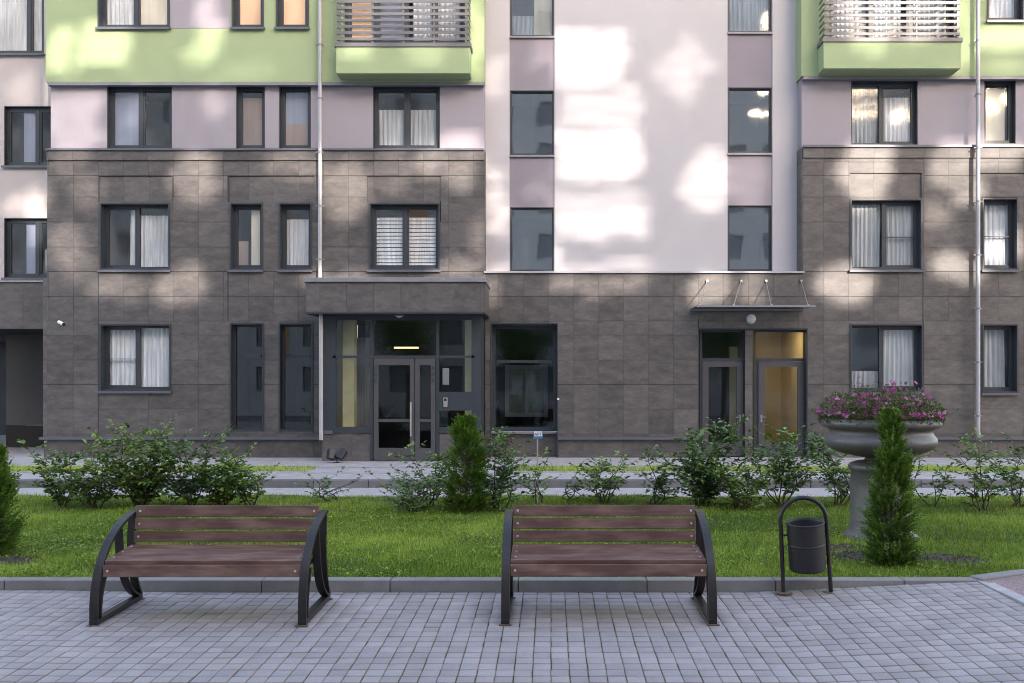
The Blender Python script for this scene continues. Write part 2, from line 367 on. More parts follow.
def window(rect, y, rec=0.16, mull=(), trans=(), glass='glass', curtains=(), sill=True, flange=True, room='room', sash=True, frame='frame', opener=None, roomdepth=1.2, fw=0.05):
    """rect world; y wall face; curtains: list of (f0,f1,g0,g1,material) fractions of the opening"""
    x0, x1, z0, z1 = rect; fr = MB()
    yo = y - (0.025 if flange else -0.002); yg = y + rec
    t = 0.035 if flange else 0.02
    fr.box(x0, x0+t, yo, yg+0.06, z0, z1); fr.box(x1-t, x1, yo, yg+0.06, z0, z1)
    fr.box(x0+t, x1-t, yo, yg+0.06, z1-t, z1); fr.box(x0+t, x1-t, yo+0.01, yg+0.06, z0, z0+t)
    a0, a1, b0, b1 = x0+t, x1-t, z0+t, z1-t
    fr.box(a0, a0+fw, yg, yg+0.07, b0, b1); fr.box(a1-fw, a1, yg, yg+0.07, b0, b1)
    fr.box(a0+fw, a1-fw, yg, yg+0.07, b1-fw, b1); fr.box(a0+fw, a1-fw, yg, yg+0.07, b0, b0+fw*1.2)
    for m_ in mull: xm = a0+(a1-a0)*m_; fr.box(xm-0.035, xm+0.035, yg-0.012, yg+0.068, b0+fw*1.2, b1-fw)
    for tr in trans:
        if isinstance(tr, tuple): zm = b0+(b1-b0)*tr[0]; xa, xb = a0+(a1-a0)*tr[1], a0+(a1-a0)*tr[2]; h = 0.006
        else: zm = b0+(b1-b0)*tr; xa, xb = a0+fw, a1-fw; h = 0.035
        fr.box(xa+0.03, xb-0.03, yg-0.004, yg+0.066, zm-h, zm+h)
    if sash:
        edges = [0]+list(mull)+[1]
        for i in range(len(edges)-1):
            if opener is not None and i not in opener: continue
            s0 = a0+(a1-a0)*edges[i]+(fw if i == 0 else 0.035); s1 = a0+(a1-a0)*edges[i+1]-(fw if i == len(edges)-2 else 0.035)
            q = 0.04
            for bb in ((s0, s0+q, b0+fw*1.2, b1-fw), (s1-q, s1, b0+fw*1.2, b1-fw), (s0+q, s1-q, b1-fw-q, b1-fw), (s0+q, s1-q, b0+fw*1.2, b0+fw*1.2+q)):
                fr.box(bb[0], bb[1], yg+0.006, yg+0.06, bb[2], bb[3])
    f = fr.build('window', M[frame], B)
    g = MB(); g.add([(a0+0.02, yg+0.035, b0+0.02), (a1-0.02, yg+0.035, b0+0.02), (a1-0.02, yg+0.035, b1-0.02), (a0+0.02, yg+0.035, b1-0.02)], [(0,1,2,3)]); g.build('pane', M[glass], f)
    if sill:
        s = MB(); s.box(x0-0.03, x1+0.03, y-0.075, yg-0.003, z0-0.028, z0-0.002); s.box(x0-0.03, x1+0.03, y-0.077, y-0.071, z0-0.055, z0-0.026)
        s.build('sill', M['sill'], f)
    r = MB(); yb = yg+roomdepth; q = 0.02
    r.add([(a0,yg+0.08,b0),(a1,yg+0.08,b0),(a1,yb,b0),(a0,yb,b0),(a0,yg+0.08,b1),(a1,yg+0.08,b1),(a1,yb,b1),(a0,yb,b1)],
          [(0,1,2,3),(4,7,6,5),(1,5,6,2),(2,6,7,3),(3,7,4,0)])
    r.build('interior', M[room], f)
    for k, (f0, f1, g0, g1, mt) in enumerate(curtains):
        xa, xb, za, zb = a0+(a1-a0)*f0, a0+(a1-a0)*f1, b0+(b1-b0)*g0, b0+(b1-b0)*g1
        if mt.startswith('slat'):
            c = MB(); n = max(3, int((zb-za)/0.085))
            for i in range(n):
                zz = za+(zb-za)*i/n; c.add([(xa,yg+0.095,zz),(xb,yg+0.095,zz),(xb,yg+0.105,zz+0.07),(xa,yg+0.105,zz+0.07)], [(0,1,2,3)])
            c.build('blind', M['cwhite'], f); continue
        c = MB(); n = max(8, int((xb-xa)/0.018)); ph = random.uniform(0, 6); vs = []
        roll = mt in ('cpeach_refl', 'cbeige', 'cbrown', 'cblue')
        for i in range(n+1):
            u = xa+(xb-xa)*i/n; amp = 0 if roll else 0.022
            d = amp*(math.sin(u*58+ph)+0.5*math.sin(u*131+ph*2))
            gather = 0 if roll else 0.08*math.sin(u*3+ph)
            yc_ = yg+(0.075 if roll else 0.115); vs += [(u+gather*0.3, yc_+d, za), (u, yc_+d*0.7, zb)]
        c.add(vs, [(2*i, 2*i+2, 2*i+3, 2*i+1) for i in range(n)], 0, not roll)
        c.build('curtain', M[mt], f)
    return f

# ---- openings in the stone (pixel rectangles measured on the facade plane)
st_w = [  # x0,x1,y0,y1, kwargs
 (100,170,203,270, dict(mull=(0.5,), opener=(0,), curtains=[(0.36,0.48,0,1,'cwhite'),(0.52,1,0,0.86,'cwhite')], glass='glasscoat')),
 (230,263,203,270, dict(curtains=[(0.55,1,0,1,'cbeige'),(0,0.45,0,0.45,'cbrown')], glass='glasscoat')),
 (279,312,203,270, dict(curtains=[(0.1,0.95,0,0.8,'cwhite')], glass='glasscoat')),
 (369,440,203,270, dict(mull=(0.5,), curtains=[(0.06,0.47,0,0.84,'slat'),(0.53,0.94,0,0.84,'slat')], glass='glasscoat')),
 (100,171,324,391, dict(mull=(0.5,), opener=(0,), trans=((0.48,0,0.5),), curtains=[(0.03,0.97,0,1,'cwhite')])),
 (850,922,199,270, dict(mull=(0.5,), opener=(1,), trans=((0.48,0.5,1),), curtains=[(0.0,0.48,0,1,'cgrey'),(0.55,0.98,0,1,'cgrey')])),
 (982,1018,198,270, dict(trans=((0.48,0,1),), curtains=[(0,1,0,1,'cwhite')])),
 (850,923,324,392, dict(mull=(0.45,), opener=(1,), curtains=[(0,0.45,0,0.30,'cgrey'),(0.5,1,0,0.95,'cgrey')], glass='glasscoat')),
 (982,1018,324,393, dict(curtains=[(0.1,0.8,0,1,'cgrey')])),
]
for x0, x1, y0, y1, kw in st_w: holes_main.append(hpx(x0, x1, y0, y1)); window(hpx(x0, x1, y0, y1), F, rec=0.17, **kw)
for x0, x1 in ((230,264),(279,313)):
    r = hpx(x0, x1, 323, 431); holes_main.append(r)
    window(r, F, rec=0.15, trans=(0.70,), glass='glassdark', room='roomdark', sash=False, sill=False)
# right pair of doors, recessed shop window, vestibule opening
H_door = hpx(698, 808, 328, 500); H_rec = hpx(490, 558, 323, 500); H_vest = hpx(331, 484.2, 319, 500)
holes_main += [H_door, H_rec, H_vest]
# recessed header panels
for x0, x1, y0, y1 in ((98.5,172.5,176,201.5),(228,314,176,201.5),(367,441,176,201.5),(850,922,173,197.5),(980,1045,173,196.5)):
    recess.append(hpx(x0, x1, y0, y1))
tiles, back = MB(), MB()
XL, XM0, XM1, XR = PX(43), PX(485), PX(803), PX(1090)
ztop_st, zplinth = PZ(150), PZ(438.5)
xl_top = PX(47)
tiled((xl_top, XM0, zplinth, ztop_st), holes_main+recess, F, tile_x, tile_z, tiles, back, wide=True)
tiled((XM0, XM1, zplinth, PZ(273)), holes_main+recess, F, tile_x, tile_z, tiles, back)
tiled((XM1, XR, zplinth, PZ(147)), holes_main+recess, F, tile_x, tile_z, tiles, back, wide=True)
tiled((XL, xl_top, zplinth, PZ(280)), holes_main, F, tile_x, tile_z, tiles, back)
for r in recess: tiled(r, [], F+0.035, tile_x, [], tiles, back, th=0.03)
# plinth
tiled((XL, XR, ZB-0.2, zplinth-0.02), [H_door, H_vest, H_rec], F+0.035, [PX(43)+0.9*k for k in range(60)], [], tiles, back)
tiles.build('stone_cladding', M['stone'], B); back.build('wall_core', M['joint'], B)
# side return of the right block and of the left block
b = MB()
for zz0, zz1 in [(PZ(p1), PZ(p0)) for p0, p1 in ((147,162),(162,197),(197,222),(222,247),(247,272.5))]:
    b.box(PX(803)-0.03, PX(803)-0.004, F+0.01, F+0.43, zz0+0.005, zz1-0.005, random.uniform(-.5,.5))
b.build('stone_return', M['stone'], B)
# ledges / cornices
b = MB()
def led(x0, x1, y0, y1, out, d=F, inn=0.0): b.box(PX(x0, d), PX(x1, d), d-out, d+0.02+inn, PZ(y1, d), PZ(y0, d))
for a_ in ((47,484,149,151,0.075),(803,1090,145.5,147.8,0.075),(40,323,437,439.6,0.055),(558,698,437,439.6,0.055),(808,1090,437,439.6,0.055)):
    b = MB(); led(*a_); b.build('ledge', M['sill'], B)
for a_ in ((47.5,484,160.6,162.2,-0.004),(803,1090,158.2,160.2,-0.004)):
    b = MB(); led(*a_); b.build('cornice_groove', M['joint'], B)
for a_ in ((PX(47.2), PX(484), PZ(160.6), PZ(151)), (PX(803), PX(1090), PZ(158.2), PZ(147.8))):
    b = MB(); tb = MB(); tiled(a_, [], F-0.035, tile_x, [], b, tb); b.build('cornice', M['stone'], B)
b = MB(); b.box(PX(484), PX(803)+0.02, F-0.06, F+0.44, PZ(273.2), PZ(271.4)); b.build('white_ledge', M['pipe'], B)
for px, y0, y1 in ((98.5,176,201),(172.5,176,201),(98.5,273,436),(228,176,201),(228,272,321),(922,173,197),(922.5,272,322)):
    b = MB(); b.box(PX(px)-0.012, PX(px)+0.012, F-0.004, F+0.01, PZ(y1), PZ(y0)); b.build('joint_trim', M['frame'], B)

# ---- rendered upper walls
YL, YG, YC = F+0.12, F-0.03, F+0.45
def h2(rs, d): return [hpx(*r, d) for r in rs]
upL = [(107,172,85,149),(236,265,85,149),(279,311,85,149),(373,440,85,149)]
upR = [(851,918,81,145),(984,1016,79,144)]
TOPZ = 13.2
wall('lilac_wall', (PX(48), PX(484), PZ(152), PZ(78)), h2(upL, YL), YL, 0.3, M['lilac'], B)
wall('lilac_wall', (PX(803), XR, PZ(149), PZ(74)), h2(upR, YL), YL, 0.3, M['lilac'], B)
for r, kw in zip(upL, (dict(mull=(0.5,), curtains=[(0,0.48,0,1,'cblue')]), dict(curtains=[(0.1,1,0,0.85,'cbrown')]),
                       dict(curtains=[(0.05,1,0,0.42,'cbrown'),(0.05,1,0.42,1,'cblue')]), dict(mull=(0.5,), curtains=[(0,0.47,0,0.66,'cgrey'),(0.5,1,0,0.66,'cgrey')]))):
    window(hpx(*r, YL), YL, rec=0.12, flange=False, sill=False, glass='glasscoat', **kw)
for r, kw in zip(upR, (dict(mull=(0.47,), opener=(1,), curtains=[(0,0.45,0,1,'cgrey'),(0.52,1,0,0.8,'cwhite')]), dict(curtains=[(0,0.8,0,0.9,'cbeige')]))):
    window(hpx(*r, YL), YL, rec=0.14, flange=False, sill=False, glass='glasscoat', **kw)
topL = [(98,170,-45,28),(232,264,-45,28),(276,309,-45,28),(345,465,-60,44)]
topR = [(987,1024,-60,21),(830,955,-60,40)]
wall('green_wall', (PX(46.5), PX(484.5), PZ(82,YG), TOPZ), h2(topL, YG), YG, 0.35, M['green'], B)
wall('green_wall', (PX(801), XR, PZ(76,YG), TOPZ), h2(topR, YG), YG, 0.35, M['green'], B)
b = MB(); b.box(PX(801), PX(801)+0.03, YG+0.352, YC, PZ(76,YG), TOPZ); b.build('green_return', M['green'], B)
# soffit flashing under the green overhang
b = MB(); b.box(PX(48), PX(484), YG+0.005, YL, PZ(82,YG)-0.07, PZ(82,YG)-0.002); b.build('soffit_flashing', M['flash'], B); b = MB(); b.box(PX(803), XR, YG+0.005, YL, PZ(76,YG)-0.07, PZ(76,YG)-0.002)
b.build('soffit_flashing', M['flash'], B)
for r, kw in zip(topL, (dict(mull=(0.5,), curtains=[(0,0.5,0,1,'cwhite'),(0.5,1,0,1,'cbeige')]), dict(curtains=[(0,1,0,1,'cpeach_refl')]),  # in the narrow panes the peach and white sheets imitate a reflected sunlit building
                        dict(curtains=[(0,1,0,0.45,'cpeach_refl'),(0,1,0.45,1,'cwhite')]), dict(mull=(0.25,0.5,0.75), curtains=[(0,0.24,0,1,'cpeach_refl'),(0.26,0.5,0,1,'cblue'),(0.55,1,0,1,'cwhite')], sill=False))):
    window(hpx(*r, YG), YG, rec=0.14, flange=True, glass='glass', **({'sill': True} | kw))
for r, kw in zip(topR, (dict(curtains=[(0,1,0,1,'cwhite')]), dict(mull=(0.33,0.66), curtains=[(0,0.6,0,1,'cwhite'),(0.66,1,0,1,'cgrey')], sill=False))):
    window(hpx(*r, YG), YG, rec=0.14, flange=True, glass='glass', **({'sill': True} | kw))
# lilac patch between the top left windows
b = MB(); b.box(PX(171), PX(230.5), YG-0.006, YG+0.02, PZ(28.5,YG), TOPZ-0.01); b.build('lilac_panel', M['lilac'], B)
# centre: white field, pale strips, lilac strips
cw = [(510,554,-40,36),(510,554,90,155),(510,554,207,271.5),(728,772,-40,32),(728,772,87,153),(728,772,205,271)]
ch = h2(cw, YC)
zc0 = PZ(272, YC)
wall('white_wall', (PX(554.5,YC), PX(727.5,YC), zc0, TOPZ), [], YC, 0.3, M['white'], B)
wall('pale_wall', (PX(482,YC), PX(509.5,YC), zc0, TOPZ), [], YC, 0.3, M['pale'], B)
wall('pale_wall', (PX(772.5,YC), PX(806,YC), zc0, TOPZ), [], YC, 0.3, M['pale'], B)
wall('lilac_strip', (PX(509.5,YC), PX(554.5,YC), zc0, TOPZ), ch, YC+0.03, 0.27, M['lilac2'], B)
wall('lilac_strip', (PX(727.5,YC), PX(772.5,YC), zc0, TOPZ), ch, YC+0.03, 0.27, M['lilac2'], B)
for i, r in enumerate(ch):
    window(r, YC+0.03, rec=0.05, flange=False, sash=False, sill=False, glass='glasswavy', room='room', fw=0.03,
           curtains=[(0.55,1,0,1,'cbeige'),(0,1,0.0,0.30,'cgrey')] if i == 0 else [(0,1,0,0.5,'cgrey')] if i in (3,) else [])
b = MB()
for r in ch: b.box(r[0]-0.01, r[1]+0.01, YC-0.025, YC+0.029, r[2]-0.05, r[2]-0.004)
b.build('sill_strip', M['flash'], B)
# ---- left wing
YW = F+1.1
lw = [(-14,44,-60,54),(4,56,106,166),(4,56,218,278)]
wall('cream_wall', (PX(-90,YW), PX(60,YW), PZ(281,YW), TOPZ), h2(lw, YW), YW, 0.3, M['cream'], B)
for r, kw in zip(h2(lw, YW), (dict(mull=(0.72,), curtains=[(0,0.7,0,1,'cwhite'),(0.75,1,0,1,'cwhite')]), dict(mull=(0.62,), curtains=[(0.3,0.6,0,1,'cblue')]), dict(mull=(0.62,), curtains=[(0.35,0.6,0,1,'cblue')]))):
    window(r, YW, rec=0.1, flange=False, glass='glasscoat', **kw)
t2, b2 = MB(), MB()
H_gate = hpx(-60, 44, 329, 500, YW)
tiled((PX(-90,YW), PX(60,YW), ZB-0.2, PZ(282,YW)), [H_gate], YW-0.01, [PX(24,YW)+0.583*k for k in range(-9, 9)], [PZ(p,YW) for p in (292,303,328)], t2, b2)
t2.build('stone_cladding', M['stone'], B); b2.build('wall_core', M['joint'], B)
b = MB(); b.box(PX(-90,YW), PX(52,YW), YW-0.06, YW, PZ(282,YW), PZ(280,YW)); b.build('ledge', M['pipe'], B)
g = MB(); x0, x1, z0, z1 = H_gate
g.add([(x0-3,YW+0.2,ZB),(x1,YW+0.2,ZB),(x1,YW+9,ZB),(x0-3,YW+9,ZB),(x0-3,YW+0.2,z1),(x1,YW+0.2,z1),(x1,YW+9,z1),(x0-3,YW+9,z1)], [(4,7,6,5),(1,5,6,2),(3,7,4,0)])
g.build('passage_wall', M['roomdark'], B)
g = MB(); g.box(PX(6,YW+2.2), PX(60,YW+2.2), YW+2.2, YW+2.4, PZ(425,YW+2.2), z1-0.005); g.build('passage_partition', M['doorgrey'], B)
g = MB(); g.box(PX(6,YW+2.2), PX(60,YW+2.2), YW+2.19, YW+2.4, ZB, PZ(425.5,YW+2.2)); g.build('passage_plinth', M['joint'], B)
# ---- balconies
def balcony(x0, x1, ytop, ybot, posts):
    D = F-0.45; X0, X1, zt, zb = PX(x0,D), PX(x1,D), PZ(ytop,D), PZ(ybot,D)
    b = MB(); b.bevbox(X0, X1, D, YG-0.002, zb, zt, 0.006); bal = b.build('balcony', M['green'], B)
    r = MB(); r.box(X0-0.03, X1+0.03, D-0.03, YG-0.004, zt+0.002, zt+0.09)
    n = 12
    for k in range(n):
        z = zt+0.16+0.142*k
        r.box(X0+0.02, X1-0.02, D+0.005, D+0.02, z, z+0.062)
        r.box(X0+0.02, X0+0.035, D+0.02, YG-0.02, z, z+0.062); r.box(X1-0.035, X1-0.02, D+0.02, YG-0.02, z, z+0.062)
    for q in posts: xx = X0+(X1-X0)*q; r.box(xx-0.02, xx+0.02, D+0.021, D+0.06, zt+0.09, zt+1.85)
    r.build('railing', M['rail'], bal)
    u = MB(); u.box(X0+0.03, X1-0.03, D+0.03, YG-0.005, zb-0.012, zb-0.001); u.build('underside', M['green'], bal)
balcony(336, 470, 47, 73.4, (0.02,0.27,0.5,0.73,0.98)); balcony(823.5, 961, 42, 68.5, (0.02,0.24,0.46,0.68,0.98))
# ---- entrance canopy, vestibule
DC, DV = 20.0, 20.5
cx0, cx1, cz0, cz1 = PX(306,DC), PX(484,DC), PZ(312,DC), PZ(280,DC)
ct, cb = MB(), MB()
tiled((cx0, cx1, cz0, cz1-0.05), [], DC, [cx0+0.583*k+0.3 for k in range(9)], [], ct, cb)
for k in range(3): ct.box(cx1-0.004, cx1+0.02, DC+0.03+0.47*k, DC+0.03+0.46*(k+1), cz0+0.005, cz1-0.055, random.uniform(-.4,.4)); ct.box(cx0-0.02, cx0+0.004, DC+0.03+0.47*k, DC+0.03+0.46*(k+1), cz0+0.005, cz1-0.055, random.uniform(-.4,.4))
can = ct.build('canopy', M['stone'], B)
c = MB(); c.box(cx0+0.005, cx1-0.005, DC+0.035, F-0.002, cz0+0.01, cz1-0.06); c.build('canopy_core', M['joint'], can)
c = MB(); c.bevbox(cx0-0.05, cx1+0.05, DC-0.05, F-0.003, cz1-0.05, cz1+0.05, 0.01); c.build('canopy_cap', M['flash'], can)
c = MB(); c.box(cx0-0.02, cx1+0.02, DC-0.012, F-0.003, cz0-0.035, cz0+0.004); c.build('canopy_soffit', M['frame'], can)
zv1 = cz0-0.04
vx = [PX(p, DV) for p in (322, 334, 370, 437, 474, 481)]
v = MB()
def vb(px0, px1, py0, py1, y0=0.0, y1=0.08): v.box(PX(px0,DV), PX(px1,DV), DV+y0, DV+y1, PZ(py1,DV), PZ(py0,DV))
zf = PZ(461.2, DV)
v.box(PX(322,DV), PX(333,DV), DV, F, PZ(431,DV), zv1)
v.box(PX(474,DV), PX(481,DV), DV, F, PZ(431,DV), zv1)
vb(333,474,312,320); vb(370,373.5,320,461,0,0.09); vb(436,439,320,461,0,0.09)
vb(333,370,355.5,358); vb(373.5,436,355.5,358); vb(439,474,355.5,358)
vb(333,336,320,431); vb(333,370,427,433,-0.02,0.08); vb(439,474,427,433,-0.02,0.08); vb(439,474,392,410.5,-0.01,0.08); vb(471.5,474,320,431)
vs = v.build('entrance_screen', M['frame'], B)
g = MB(); g.add([(PX(334,DV), DV+0.036, PZ(431,DV)), (PX(473,DV), DV+0.036, PZ(431,DV)), (PX(473,DV), DV+0.036, PZ(318,DV)), (PX(334,DV), DV+0.036, PZ(318,DV))], [(0,1,2,3)]); g.build('pane', M['glass'], vs)
s_ = MB(); sb_ = MB()
tiled((PX(322,DV), PX(370,DV), ZB-0.1, PZ(433,DV)-0.003), [], DV+0.01, [PX(352,DV)], [], s_, sb_); s_.build('entrance_plinth', M['stone'], B); s_ = MB(); tiled((PX(439.3,DV), PX(481,DV), ZB-0.1, PZ(433,DV)-0.003), [], DV+0.01, [], [], s_, sb_)
s_.box(PX(481,DV)-0.02, PX(481,DV), DV+0.05, F, ZB-0.1, PZ(433,DV)-0.003)
s_.build('entrance_plinth', M['stone'], B); 
# door leaves
d = MB()
def db(px0, px1, py0, py1, y0=-0.02, y1=0.05): d.box(PX(px0,DV), PX(px1,DV), DV+y0, DV+y1, PZ(py1,DV), PZ(py0,DV))
for a, e in ((374,414.5),(415.3,435.5)):
    db(a, a+4.5, 358.5, 460.5); db(e-4.5, e, 358.5, 460.5); db(a+4.5, e-4.5, 358.5, 365); db(a+4.5, e-4.5, 419, 422); db(a+4.5, e-4.5, 448, 460.5)
q = MB(); q.box(PX(321.5,DV), PX(334,DV), DV-0.02, DV+0.5, PZ(434,DV), PZ(430.5,DV)); q.build('ledge', M['sill'], B)
door = d.build('entrance_door', M['doorgrey'], B)
h = MB(); xh = PX(411.3, DV); h.tube([(xh,DV-0.09,PZ(402,DV)),(xh,DV-0.09,PZ(436,DV))], 0.018)
for p in (405, 433): h.tube([(xh,DV-0.09,PZ(p,DV)),(xh,DV-0.018,PZ(p,DV))], 0.012)
h.build('door_handle', M['steel'], door)
h = MB()
for px in (375.5, 433.5):
    for py in (368, 374, 380): h.box(PX(px,DV)-0.03, PX(px,DV)+0.03, DV-0.035, DV-0.021, PZ(py,DV)-0.04, PZ(py,DV)+0.03)
h.build('hinge', M['frame'], door)
i_ = MB(); i_.bevbox(PX(443.5,DV), PX(447.5,DV), DV-0.03, DV-0.011, PZ(407,DV), PZ(397.5,DV), 0.004); ip = i_.build('intercom', M['steel'], B)
i_ = MB(); i_.box(PX(444.2,DV), PX(446.8,DV), DV-0.034, DV-0.0305, PZ(401,DV), PZ(398.5,DV)); i_.build('display', M['black'], ip)
i_ = MB(); i_.bevbox(PX(442,DV), PX(448.5,DV), DV+0.06, DV+0.14, PZ(385,DV), PZ(368,DV), 0.01); i_.build('notice_box', M['flash'], B)
# vestibule interior
zfl = ZB+0.01
q = MB(); X0, X1 = PX(322,DV)+0.05, PX(481,DV)-0.03; YB = F+2.6
q.add([(X0,DV+0.1,zfl),(X1,DV+0.1,zfl),(X1,YB,zfl),(X0,YB,zfl),(X0,DV+0.1,zv1),(X1,DV+0.1,zv1),(X1,YB,zv1),(X0,YB,zv1)], [(0,1,2,3),(4,7,6,5),(2,6,7,3)])
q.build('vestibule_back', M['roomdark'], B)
q = MB(); q.add([(X0-0.002,DV+0.1,zfl),(X0-0.002,YB,zfl),(X0-0.002,YB,zv1),(X0-0.002,DV+0.1,zv1)], [(0,1,2,3)])
q.add([(X1+0.002,F,zfl),(X1+0.002,YB,zfl),(X1+0.002,YB,zv1),(X1+0.002,F,zv1)], [(0,1,2,3)]); q.build('vestibule_side', M['roomwarm'], B)
q = MB(); q.box(PX(342,F), PX(354,F), F, F+0.3, zfl+0.002, zv1-0.003); q.box(PX(464,F), PX(478,F), F+0.2, F+0.5, zfl+0.002, zv1-0.003); q.build('yellow_column', M['yellow'], B)
q = MB(); q.box(PX(356,F+1), PX(372,F+1), F+1, F+1.1, zfl+0.6, zv1-0.4); q.build('vestibule_panel', M['cgrey'], B)
q = MB(); q.box(PX(394,F+0.8), PX(418,F+0.8), F+0.8, F+0.9, PZ(348.5,F+0.8), PZ(346.8,F+0.8)); q.build('ceiling_tube', M['glow'], B)
# ---- recessed shop window right of the entrance
YR = F+0.28
q = MB(); rx0, rx1, rz0, rz1 = H_rec; rz0 = ZB
q.box(rx0, rx0+0.02, F-0.004, YR, rz0, rz1); q.box(rx1-0.02, rx1, F-0.004, YR, rz0, rz1); q.box(rx0+0.02, rx1-0.02, F-0.004, YR, rz1-0.03, rz1)
q.build('recess_lining', M['frame'], B)
rw = (rx0+0.02, rx1-0.02, PZ(431.5,YR), rz1-0.03)
wf = window(rw, YR, rec=0.02, trans=(0.66,), flange=False, sill=False, sash=False, glass='glass', room='roomdark', fw=0.07, roomdepth=2.5)
q = MB(); q.box(rx0+0.02, rx1-0.02, YR-0.12, YR+0.01, rw[2]-0.045, rw[2]-0.005); q.build('shop_sill', M['flash'], B)
q = MB(); tb = MB(); tiled((rx0+0.02, rx1-0.02, ZB, rw[2]-0.05), [], YR, [PX(525)], [], q, tb); q.build('recess_plinth', M['stone'], B); tb.build('recess_core', M['joint'], B)
q = MB(); fx0, fx1, fz0, fz1 = PX(505,F+2.3), PX(548,F+2.3), 1.0, PZ(365,F+2.3); yy = F+2.3
for bb in ((fx0,fx0+0.1,fz0,fz1),(fx1-0.1,fx1,fz0,fz1),(fx0+0.1,fx1-0.1,fz1-0.1,fz1),(fx0+0.1,fx1-0.1,fz0,fz0+0.1),((fx0+fx1)/2-0.04,(fx0+fx1)/2+0.04,fz0+0.1,fz1-0.1)): q.box(bb[0],bb[1],yy,yy+0.08,bb[2],bb[3])
q.build('inner_frame', M['flash'], B)
q = MB(); q.box(fx0+0.1, fx1-0.1, yy+0.04, yy+0.05, fz0+0.1, fz1-0.1); q.build('inner_glazing', mat('inner glazing', (0.11, 0.16, 0.13), 0.3, var=0.5, nscale=2.5, bmp=0), B)
q = MB(); q.box(PX(557.2), PX(559.2), F-0.03, F-0.004, PZ(400), PZ(398)); q.build('bell_button', M['plastic_white'], B)
# ---- right pair of doors
YD = F+0.2; dx0, dx1, dz0, dz1 = H_door; zd0 = ZB+0.02
q = MB(); q.box(dx0, dx0+0.03, F-0.004, YD+0.1, ZB, dz1); q.box(dx1-0.03, dx1, F-0.004, YD+0.1, ZB, dz1); q.box(dx0+0.03, dx1-0.03, F-0.004, YD+0.1, dz1-0.035, dz1); q.build('door_lining', M['frame'], B)
q = MB(); tb = MB(); tiled((PX(745.5), PX(753), ZB, dz1-0.04), [], F+0.05, [], [z for z in tile_z], q, tb); q.build('door_pier', M['stone'], B); tb.build('pier_core', M['joint'], B)
def side_door(px0, px1, handle_left, wide):
    a, e = PX(px0,YD), PX(px1,YD); zt = PZ(360,YD); ztt = dz1-0.035; q = MB()
    for bb in ((a,a+0.05,zd0,ztt),(e-0.05,e,zd0,ztt),(a+0.05,e-0.05,ztt-0.05,ztt),(a+0.05,e-0.05,zt-0.03,zt+0.04)): q.box(bb[0],bb[1],YD,YD+0.09,bb[2],bb[3])
    s0, s1 = a+0.05+(0.06 if wide else 0), e-0.05; w_ = 0.15
    if wide: q.box(a+0.05, s0-0.006, YD+0.01, YD+0.08, zd0, zt-0.03)
    leaf = MB()
    for bb in ((s0+0.003,s0+w_,zd0,zt-0.035),(s1-w_,s1-0.003,zd0,zt-0.035),(s0+w_,s1-w_,zt-0.16,zt-0.035),(s0+w_,s1-w_,zd0,zd0+0.32)): leaf.box(bb[0],bb[1],YD-0.015,YD+0.05,bb[2],bb[3])
    fr = q.build('door_frame', M['frame'], B); lf = leaf.build('door', M['doorgrey'], B)
    g = MB(); g.add([(s0+w_-0.01, YD+0.02, zd0+0.31), (s1-w_+0.01, YD+0.02, zd0+0.31), (s1-w_+0.01, YD+0.02, zt-0.15), (s0+w_-0.01, YD+0.02, zt-0.15)], [(0,1,2,3)]); g.build('pane', M['glass'], lf)
    g = MB(); g.add([(a+0.04, YD+0.04, zt+0.03), (e-0.04, YD+0.04, zt+0.03), (e-0.04, YD+0.04, ztt-0.04), (a+0.04, YD+0.04, ztt-0.04)], [(0,1,2,3)]); g.build('pane', M['glass'], fr)
    hx = (s0+0.07) if handle_left else (s1-0.07); zz = PZ(417,YD); sg = 1 if handle_left else -1
    g = MB(); g.box(hx-0.02, hx+0.02, YD-0.022, YD-0.0155, zz-0.12, zz+0.05); g.tube([(hx,YD-0.02,zz),(hx,YD-0.065,zz),(hx+sg*0.12,YD-0.065,zz)], 0.010, 6); g.build('door_handle', M['steel'], lf)
side_door(700, 745, False, False); side_door(753.5, 806, True, True)
for (p0, p1, mt, lampx) in ((699, 747, 'room', 706), (752, 807, 'roomwarm', 790)):
    q = MB(); a, e, yb = PX(p0), PX(p1), YD+2.2
    q.add([(a,YD+0.1,ZB),(e,YD+0.1,ZB),(e,yb,ZB),(a,yb,ZB),(a,YD+0.1,dz1),(e,YD+0.1,dz1),(e,yb,dz1),(a,yb,dz1)], [(0,1,2,3),(4,7,6,5),(1,5,6,2),(2,6,7,3),(3,7,4,0)])
    q.build('corridor', M[mt], B)
q = MB(); q.box(PX(738), PX(746.5), YD+0.8, YD+0.9, ZB, dz1-0.4); q.build('corridor_column', M['roomwarm'], B)
q = MB(); q.box(PX(765), PX(795), YD+0.22, YD+0.5, dz1-0.025, dz1-0.008); q.build('corridor_lamp', M['glow2'], B)
q = MB(); q.box(PX(790,YD+1.8), PX(791.5,YD+1.8), YD+1.8, YD+1.84, PZ(353,YD+1.8), PZ(351.6,YD+1.8)); q.build('corridor_spot', M['glow2'], B)
